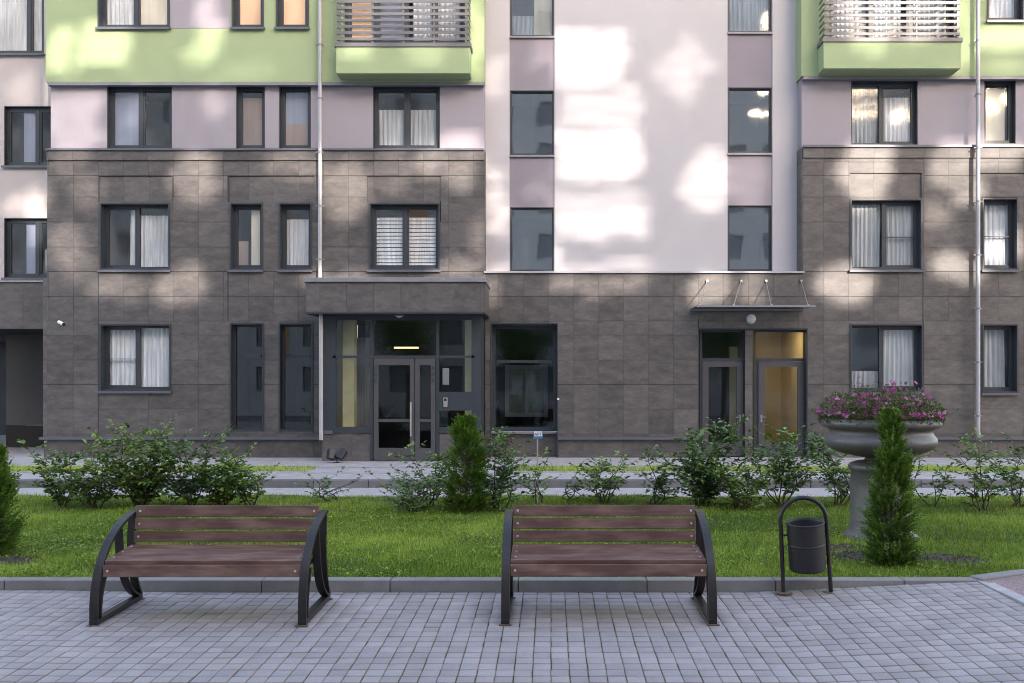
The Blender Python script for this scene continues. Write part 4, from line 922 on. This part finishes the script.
# ------------------------------------------------------------------ benches
def make_bench():
    e = empty('park_bench', (0, 0, 0), 'x', 'bench', 'benches on the paving in front of the lawn')
    W = 0.80; BW = 0.068                                # half length of planks, bar width
    def bar(pts, th, x, name='x', k=None):
        """flat bar of width BW swept along pts in the YZ plane, thickness th"""
        q = k or MB(); n = len(pts); vs = []
        for i, (y, z) in enumerate(pts):
            a = pts[max(i-1,0)]; c = pts[min(i+1,n-1)]; dy, dz = c[0]-a[0], c[1]-a[1]; L = math.hypot(dy, dz); ny, nz = -dz/L, dy/L
            for sx in (-1, 1):
                for sn in (-1, 1): vs.append((x+sx*BW/2, y+sn*ny*th/2, z+sn*nz*th/2))
        fs = []
        for i in range(n-1):
            b_ = i*4; fs += [(b_, b_+4, b_+5, b_+1), (b_+3, b_+7, b_+6, b_+2), (b_+1, b_+5, b_+7, b_+3), (b_+2, b_+6, b_+4, b_)]
        fs += [(0,1,3,2), (n*4-4, n*4-2, n*4-1, n*4-3)]; q.add(vs, fs); return q
    def bez(p, n=18):
        out = []
        for i in range(n+1):
            t = i/n; u = 1-t; out.append(tuple(u**3*p[0][k]+3*u*u*t*p[1][k]+3*u*t*t*p[2][k]+t**3*p[3][k] for k in (0,1)))
        return out
    for s in (-1, 1):
        x = s*(W+BW/2+0.002)
        fr = MB()
        fr.box(x-BW/2, x+BW/2, 0.0, 0.82, 0.006, 0.046)                                   # runner
        bar(bez([(0.018,0.046),(0.00,0.44),(0.24,0.74),(0.76,0.80)]), 0.026, x, k=fr)      # outer arch
        bar(bez([(0.075,0.046),(0.07,0.20),(0.13,0.32),(0.20,0.42)]), 0.022, x, k=fr)      # inner front curve
        bar(bez([(0.80,0.046),(0.56,0.12),(0.46,0.35),(0.45,0.70)]), 0.022, x, k=fr)       # inner rear curve
        bar(bez([(0.82,0.046),(0.70,0.20),(0.64,0.45),(0.715,0.775)]), 0.024, x, k=fr)
        xi = x-s*(BW/2+0.010)
        fr.box(xi-0.008, xi+0.008, 0.12, 0.60, 0.395, 0.435)                              # seat bearer
        fo = fr.build('side_frame', M['iron'], e, bevel=0.003)
        q = MB()
        for yy in (-0.012, 0.82): q = MB(); q.box(x-0.05, x+0.05, yy-0.01, yy+0.03, 0.0, 0.006); q.build('foot_plate', M['rust'], fo)
    def plank(name, y0, z0, y1, z1, th, front=-1):
        """plank whose broad face runs from (y0,z0) to (y1,z1)"""
        dy, dz = y1-y0, z1-z0; L = math.hypot(dy, dz); uy, uz = dy/L, dz/L; ny, nz = -uz, uy
        q = MB(); t = MB(); t.bevbox(-W, W, 0, th, 0, L, 0.004)
        q.add([(v[0], y0+uy*v[2]+uz*v[1], z0+uz*v[2]-uy*v[1]) for v in t.v], t.f, random.uniform(-.22,.22))
        o = q.build(name, M['wood'], e)
        b = MB()
        for sx in (-1, 1):
            cx_ = sx*(W-0.04); n = 10; cy, cz = y0+uy*L/2+ny*0.002, z0+uz*L/2+nz*0.002
            vs = [(cx_+0.0105*math.cos(2*math.pi*j/n), cy+uy*0.0105*math.sin(2*math.pi*j/n)+ny*h, cz+uz*0.0105*math.sin(2*math.pi*j/n)+nz*h) for h in (0, 0.004) for j in range(n)]
            b.add(vs, [(j, (j+1)%n, n+(j+1)%n, n+j) for j in range(n)]+[tuple(range(n, 2*n))[::-1]])
        b.build('bolt', M['bolt'], o)
    # front valance plank (near vertical), seat planks, backrest planks
    plank('front_plank', 0.085, 0.372, 0.096, 0.470, 0.03)
    sy, sz = 0.125, 0.500
    for k in range(3): plank('seat_plank', sy+0.160*k, sz+0.012*k, sy+0.160*k+0.150, sz+0.012*k+0.011, 0.035)
    for k in range(3):
        y0 = 0.645+0.022*k; z0 = 0.545+0.108*k; plank('back_plank', y0, z0, y0+0.017, z0+0.096, 0.028)
    return e
b1 = make_bench(); b1.location = (-2.832, 7.37, pz(-2.8, 7.5)+0.001); b1['label'] = 'left brown wooden slatted bench with curved dark steel sides, before the leafy hedge'
def copy_tree(o, parent=None):
    c = o.copy(); link(c); c.parent = parent
    for ch in list(o.children): copy_tree(ch, c)
    return c
b2 = copy_tree(b1); b2.location = (0.468, 7.40, pz(0.47, 7.5)+0.001); b2['label'] = 'right brown wooden slatted bench with curved dark steel sides, nearer the litter bin'
for b in (b1, b2): b.rotation_euler = (R(1.29), 0, 0)

# ------------------------------------------------------------------ litter bin
bx, by = PX(807.3, 8.33), 8.33; bz = pz(bx, by)+0.001
e = empty('litter_bin', (bx, by, bz), 'dark metal litter bin hanging in a hoop shaped tube stand', 'bin')
q = MB(); hw, H = 0.215, 0.86; pts = [(-hw+0.0,0.0)]
for k in range(0, 13): a = math.pi-math.pi*k/12; pts.append((hw*math.cos(a)*0.97-0.035, 0.655+0.205*math.sin(a)))
pts.append((hw, 0.0)); pts = [(bx+p[0], by, bz+p[1]) for p in pts]
# subdivide legs
pts = [tuple(np.array(pts[0])*(1-t)+np.array(pts[1])*t) for t in (0, .33, .66)]+pts[1:-1]+[tuple(np.array(pts[-2])*(1-t)+np.array(pts[-1])*t) for t in (.33, .66, 1)]
q.tube(pts, 0.0195, 14); q.build('hoop_stand', M['iron'], e)
for sx in (-1, 1): q = MB(); q.lathe([(0.0,0.008),(0.078,0.008),(0.080,0.0)], (bx+sx*hw, by, bz), 20); q.build('foot_plate', M['rust'], e)
q = MB(); n = 36; rt, rb_, z0, z1 = 0.166, 0.162, 0.205, 0.640
prof = [(0.0,z0+0.01),(rb_-0.01,z0),(rb_,z0+0.012),(rb_+0.001,z0+0.02),(0.1645,0.43),(0.1645,0.435),(0.1675,0.437),(0.1675,0.447),(0.165,0.449),(0.165,0.454),(rt,z1-0.014),(rt,z1-0.012),(rt+0.005,z1-0.006),(rt+0.005,z1+0.004),(rt-0.006,z1+0.004),(rt-0.012,z1-0.02),(rb_-0.015,z0+0.05),(0,z0+0.05)]
q.lathe(prof, (0,0,0), n); rm = Matrix.Rotation(R(-4), 3, 'Y') @ Matrix.Rotation(R(5), 3, 'X')
q.v = [tuple(rm @ (Vector(v_)-Vector((0,0,0.5))) + Vector((bx-0.012, by, bz+0.5))) for v_ in q.v]
q.build('bucket', M['binm'], e)
q = MB()
for sx in (-1, 1): q.tube([(bx-0.012+sx*0.17, by, bz+0.52), (bx+sx*0.205-0.012, by, bz+0.52)], 0.010, 8)
q.build('pivot', M['iron'], e)

# ------------------------------------------------------------------ urn with petunias
ux, uy = PX(880, 11.0), 11.0; uz = 0.072
e = empty('stone_urn', (ux, uy, uz), 'large speckled granite urn on a thick pedestal, planted with petunias', 'urn')
q = MB(); q.lathe([(0.0,-0.05),(0.43,-0.05),(0.43,0.03),(0.40,0.055),(0.37,0.075),(0.355,0.11),(0.345,0.16),(0.34,0.60),(0.335,0.80),(0.36,0.81),(0.37,0.85),(0.35,0.88),(0.28,0.905),(0.19,0.92)], (ux, uy, uz), 56); q.build('pedestal', M['urn'], e)
q = MB(); q.lathe([(0.17,0.895),(0.17,0.925),(0.30,0.945),(0.45,0.975),(0.56,1.02),(0.625,1.065),(0.645,1.115),(0.635,1.16),(0.60,1.20),(0.585,1.24),(0.60,1.27),(0.66,1.285),(0.685,1.31),(0.69,1.345),(0.675,1.375),(0.64,1.39),(0.61,1.385),(0.58,1.36),(0.40,1.33),(0.0,1.33)], (ux, uy, uz+0.03), 72); q.build('bowl', M['urn'], e)
e = empty('petunia_plant', (ux, uy, uz+1.33), 'mass of pink and magenta petunias with dried blooms filling the stone urn', 'flowers')
r = np.random.default_rng(77)
def dome(n, rmin=0.0, rmax=0.70, hs=(0.0, 1.0)):
    a = r.random(n)*6.28; rr = (rmin+(rmax-rmin)*np.sqrt(r.random(n))); top = 0.05+0.30*np.clip(1-(rr/0.86)**3, 0, 1)*(1+0.20*np.sin(a*3+1)+0.16*np.sin(a*7)+0.2*np.sin(rr*17+a*4))
    h = top*(hs[0]+(hs[1]-hs[0])*r.random(n)); return np.stack([ux+rr*np.cos(a), uy+rr*np.sin(a), uz+1.36+h], 1), a, rr
P, a, rr = dome(8500, 0, 0.70, (0.0, 1.08)); Dr = np.stack([np.cos(a)*0.6, np.sin(a)*0.6, np.full(len(a), 0.5)], 1)+r.normal(0, 0.5, (len(a), 3)); L_ = r.uniform(0.022, 0.05, len(a))
Vv, Ff = leafset(P, Dr, np.tile([0,0,1.0], (len(a),1))+r.normal(0, .5, (len(a),3)), L_, L_*0.5); npmesh('foliage', Vv, Ff, M['pleaf'], e, np.tile(np.clip(r.normal(.4,.25,len(a)),0,1), 2), origin=(ux,uy,uz+1.33))
P, a, rr = dome(4200, 0.15, 0.70, (0.0, 0.55)); Dr = r.normal(0, 1, (len(a), 3)); L_ = r.uniform(0.015, 0.035, len(a))
Vv, Ff = leafset(P, Dr, r.normal(0, 1, (len(a),3)), L_, L_*0.35); npmesh('dried_blooms', Vv, Ff, M['dry'], e, np.tile(r.random(len(a)), 2), origin=(ux,uy,uz+1.33))
q = MB()
P, a, rr = dome(420, 0.1, 0.74, (0.55, 1.2))
for (x, y, z), aa, r_ in zip(P, a, rr):
    if r_ > 0.60 and z > uz+1.52: z = uz+1.45+random.random()*0.06
    px_ = VX+x/y*FOC
    mag = math.exp(-((px_-900)/9)**2)+math.exp(-((px_-868)/5)**2)
    deep = random.random() < 0.4+0.6*mag; s = random.uniform(0.013, 0.024)*(1.35 if deep else 1)
    nrm = Vector((math.cos(aa)*0.5+random.gauss(0,.25), math.sin(aa)*0.5-0.55+random.gauss(0,.25), 0.6+random.gauss(0,.2))).normalized()
    t1 = nrm.orthogonal().normalized(); t2 = nrm.cross(t1); c = Vector((x, y, z)); rot = random.uniform(0, 6.28)
    base_t = random.uniform(0.0, 0.2) if deep else random.uniform(0.35, 1.0)
    for k in range(5):
        a0 = rot+2*math.pi*k/5; pts = [c-nrm*s*0.35]
        for da, f_ in ((-0.52, 0.85), (-0.28, 1.05), (0.28, 1.05), (0.52, 0.85)):
            pts.append(c+(t1*math.cos(a0+da)+t2*math.sin(a0+da))*s*f_+nrm*s*random.uniform(-.1,.1))
        q.add(pts, [(0,1,2,3,4)], min(1, max(0, base_t+random.uniform(-.2,.2))))
q.build('bloom', M['petal'], e)
# a few trailing stems over the rim
q = MB(); PP = []; DD = []
for k in range(26):
    aa = random.uniform(0, 6.28); p = Vector((ux+0.62*math.cos(aa), uy+0.62*math.sin(aa), uz+1.39)); o_ = Vector((math.cos(aa), math.sin(aa), 0.5)); L = random.uniform(0.12, 0.24)
    pts = [p, p+o_*L*0.5+Vector((0,0,0.03)), p+o_*L+Vector((0,0,0.01*random.uniform(-3,4)))]
    q.tube(pts, [0.003,0.0025,0.001], 4)
    for t in np.linspace(0.2, 1, 8): PP.append(np.array(pts[0].lerp(pts[2], t))+np.array([0,0,0.02])); DD.append(r.normal(0, 1, 3)+np.array(o_))
q.build('stem', M['stem'], e)
L_ = r.uniform(0.025, 0.045, len(PP)); Vv, Ff = leafset(np.array(PP), np.array(DD), np.tile([0,0,1.0],(len(PP),1))+r.normal(0,.4,(len(PP),3)), L_, L_*.5)
npmesh('trailing_leaves', Vv, Ff, M['pleaf'], e, np.tile(r.random(len(PP)), 2), origin=(ux,uy,uz+1.33))

# ------------------------------------------------------------------ the building across the courtyard (behind the camera): it blocks the sun except through an added
# screen, with holes shaped to throw patches of light on the facade
S0 = 16.0; DX, DZ = KX*(F+S0), KZ*(F+S0)
patches = [  # kind, cx, cy, rx, ry, strength   (facade pixel units)
 ('r',590,50,36,27,1.0),('r',602,103,40,20,.62),('r',600,152,44,25,1.0),('r',598,196,50,9,.62),('r',600,220,48,15,.9),('r',553,262,10,18,.95),('r',604,266,44,7,.6),
 ('d',688,62,34,36,.55),('r',686,68,6,14,.6),('e',712,178,28,32,.95),('e',755,176,20,30,.65),('r',545,48,14,14,.5),
 ('r',495,68,12,20,.45),('r',495,166,12,6,.8),('r',496,205,11,22,.75),('r',498,266,14,6,.9),('r',540,186,12,7,.4),
 ('r',600,284,46,9,.42),('e',711,290,20,22,.75),('e',755,288,12,18,.5),('e',655,268,12,8,.2),
 ('e',196,180,24,26,.85),('e',345,190,26,30,.7),('e',300,166,34,15,.45),('e',395,172,20,22,.35),('e',430,160,14,14,.8),('e',462,172,16,20,.6),('r',455,150,32,6,.8),
 ('e',70,160,18,14,.35),('e',88,190,18,18,.35),('e',66,244,18,24,.42),('e',118,287,32,14,.42),('e',182,286,26,20,.7),('e',78,262,14,22,.3),
 ('r',338,277,32,6,.6),('r',455,270,26,8,.55),('e',480,240,8,30,.3),('e',490,290,12,14,.4),
 ('r',74,118,26,28,.55),('r',58,100,12,14,.4),('r',80,140,24,8,.6),('e',214,100,12,16,.4),('r',458,140,26,9,.85),('e',408,140,18,8,.4),
 ('r',60,48,12,22,.8),('r',104,46,26,22,.85),('e',208,30,13,34,.75),('e',196,60,14,10,.5),('e',250,70,30,10,.2),('e',355,60,16,14,.6),('e',420,60,22,16,.35),('e',476,40,9,40,.8),('r',400,15,60,22,.45),
 ('e',36,190,14,28,.5),('e',14,180,14,12,.3),('e',140,100,12,20,.3),
 ('e',855,52,20,16,.6),('e',905,48,22,12,.45),('r',890,15,62,24,.75),('e',1003,40,36,13,.9),('e',965,30,10,40,.7),('e',1005,68,22,6,.3),
 ('r',975,140,32,7,.7),('e',930,88,14,6,.3),('r',1000,110,10,30,.15),
 ('e',866,170,26,30,.85),('e',948,165,18,22,.5),('r',985,158,34,14,.6),('e',970,190,18,14,.6),('e',950,264,20,13,.85),('e',974,274,14,10,.5),('e',1012,246,14,16,.6),('e',846,284,28,20,.8),('e',935,215,14,14,.3),('e',1012,150,14,10,.6),
 ('e',20,60,14,20,.3),
]
def dens_at(px, py):
    v = 0.0; ox, oy = px, py; px = ox+2.5*math.sin(oy*0.11+1)+2*math.sin(oy*0.24+ox*0.05); py = oy+3*math.sin(ox*0.07+0.4)+1.5*math.sin(ox*0.19+oy*0.06)
    for k, cx, cy, rx, ry, s in patches:
        if 484 < cx < 803 and cy < 273: cx += 9.6; cy -= 7.7; s *= 0.56 if k == 'r' else 0.48
        elif cy < 150: s *= 0.75
        elif cy > 150: s = min(1, s*1.25)
        ax, ay = abs(px-cx)/rx, abs(py-cy)/ry
        if ax > 2 or ay > 2: continue
        d = (max(ax, ay) if k == 'r' else ax+ay*0.95 if k == 'd' else math.hypot(ax, ay))
        so_ = 3.0/min(rx, ry)+0.25*(k != 'r')+0.02
        v = max(v, s*min(1, max(0, (1-d)/so_+0.5)))
    n_ = 0.5+0.5*math.sin(px*0.13+2.2*math.sin(py*0.11))*math.sin(py*0.27+1.6*math.sin(px*0.05))
    rip = 0.5+0.5*math.sin(oy*0.36+1.8*math.sin(ox*0.045)+0.6*math.sin(ox*0.17))
    if 484 < ox < 803 and oy < 273: return min(0.90, v*(0.7+0.3*n_)*(0.45+0.75*rip))
    return min(0.92, v*(0.72+0.35*n_)*(0.75+0.30*rip))
OB = empty('opposite_building', (8, -S0, 0), 'tall pale apartment building across the courtyard, with an added screen shaping the sun patches, seen only in window reflections', 'building')
PIT = 0.165; sx0, sx1, sz0, sz1 = PX(-10)+DX, PX(1040)+DX, PZ(305)+DZ, TOPZ+0.4+DZ
NX, NZ = int((sx1-sx0)/PIT), int((sz1-sz0)/PIT); V = []; cnt = 0
bx_ = []
for j in range(NZ):
    run = None
    for i in range(NX):
        X0 = sx0+i*PIT; Z0 = sz0+j*PIT; xc, zc_ = X0+PIT/2-DX, Z0+PIT/2-DZ
        dd = dens_at(VX+xc*FOC/F, VY-(zc_-EYE)*FOC/F)
        if dd < 0.04:
            if run is None: run = X0
            continue
        if run is not None: bx_.append((run, X0, Z0, Z0+PIT)); run = None
        if dd >= 0.97: continue
        h_ = PIT*math.sqrt(dd)/2; cx_, cz_ = X0+PIT/2, Z0+PIT/2
        bx_ += [(X0, cx_-h_, Z0, Z0+PIT), (cx_+h_, X0+PIT, Z0, Z0+PIT), (cx_-h_, cx_+h_, Z0, cz_-h_), (cx_-h_, cx_+h_, cz_+h_, Z0+PIT)]
    if run is not None: bx_.append((run, sx0+NX*PIT, Z0, Z0+PIT))
q = MB()
for a0_, a1_, c0_, c1_ in bx_: q.box(a0_, a1_, -S0-0.012, -S0, c0_, c1_)
q.build('sun_gobo_screen', M['oppwall'], OB)  # added unseen sheet, pierced to shape the sunlight
scr = (sx0, sx0+NX*PIT, sz0, sz0+NZ*PIT)
owin = []
for k in range(12):
    z = 1.2+2.9*k
    for i in range(30):
        x = -40+3.0*i
        r_ = (x, x+1.5, z, z+1.6)
        if r_[1] > scr[0]-0.3 and r_[0] < scr[1]+0.3 and r_[3] > scr[2]-0.3: continue
        if z+1.6 > scr[3]: continue
        owin.append(r_)
q = MB(); 
for r_ in subtract((-42, 52, -0.6, scr[3]+0.6), owin+[scr]): q.box(r_[0], r_[1], -S0-0.35, -S0, r_[2], r_[3])
q.build('wall', M['oppwall'], OB)
q = MB()
for r_ in owin: q.box(r_[0], r_[1], -S0-0.30, -S0-0.2, r_[2], r_[3])
q.build('window', M['flash'], OB)
q = MB(); q.box(-42, scr[0]-0.2, -S0-0.45, -S0-0.36, 0, scr[3]); q.box(scr[0]-0.2, 52, -S0-0.45, -S0-0.36, 0, scr[2]-0.2); q.build('inner_wall', M['room'], OB)
q = MB()
for x in (-30.0, -18, -9, 40, 46): q.box(x-0.1, x+1.1, -S0, -S0+0.05, 3.2, 16.2)
q.build('orange_panel', M['opporange'], OB)

# trees of the courtyard behind the camera, mirrored in the glass
def tree(base, H, cr, seed, label):
    r = np.random.default_rng(seed); e = empty('courtyard_tree', base, label, 'tree', 'trees across the courtyard')
    q = MB(); x, y, z = base; q.tube([(x,y,z),(x+.1,y,z+H*.4),(x,y+.1,z+H*.85)], [0.14,0.1,0.03], 8)
    n = 6500; cl = r.normal(0, 1, (26, 3)); cl /= np.linalg.norm(cl, axis=1, keepdims=True); cl *= cr*0.75*r.random((26,1))**.4; cl[:,2] *= 1.2; cc = np.array([x, y, z+H*0.64])+cl
    for c in cc[:12]: q.tube([(x, y, z+H*0.4), tuple((np.array([x,y,z+H*0.5])+c)/2), tuple(c)], [0.05, 0.03, 0.01], 5)
    q.build('trunk', M['bark'], e)
    P = cc[r.integers(0, 26, n)]+r.normal(0, cr*0.2, (n, 3)); L_ = r.uniform(0.1, 0.18, n)
    Vv, Ff = leafset(P, r.normal(0, 1, (n,3)), r.normal(0, 1, (n,3)), L_, L_*.6); npmesh('crown', Vv, Ff, M['leafA'], e, np.tile(np.clip(r.normal(.5,.25,n),0,1), 2), origin=base)
tree((-7.5, -7, -0.3), 7.5, 2.2, 1, 'leafy tree furthest left behind the camera, mirrored in glass')
tree((-1.6, -8.5, -0.3), 6.0, 1.8, 2, 'smaller leafy tree behind the camera, between two larger ones')
tree((9.5, -7.5, -0.3), 7.0, 2.1, 3, 'leafy tree furthest right behind the camera, mirrored in glass')
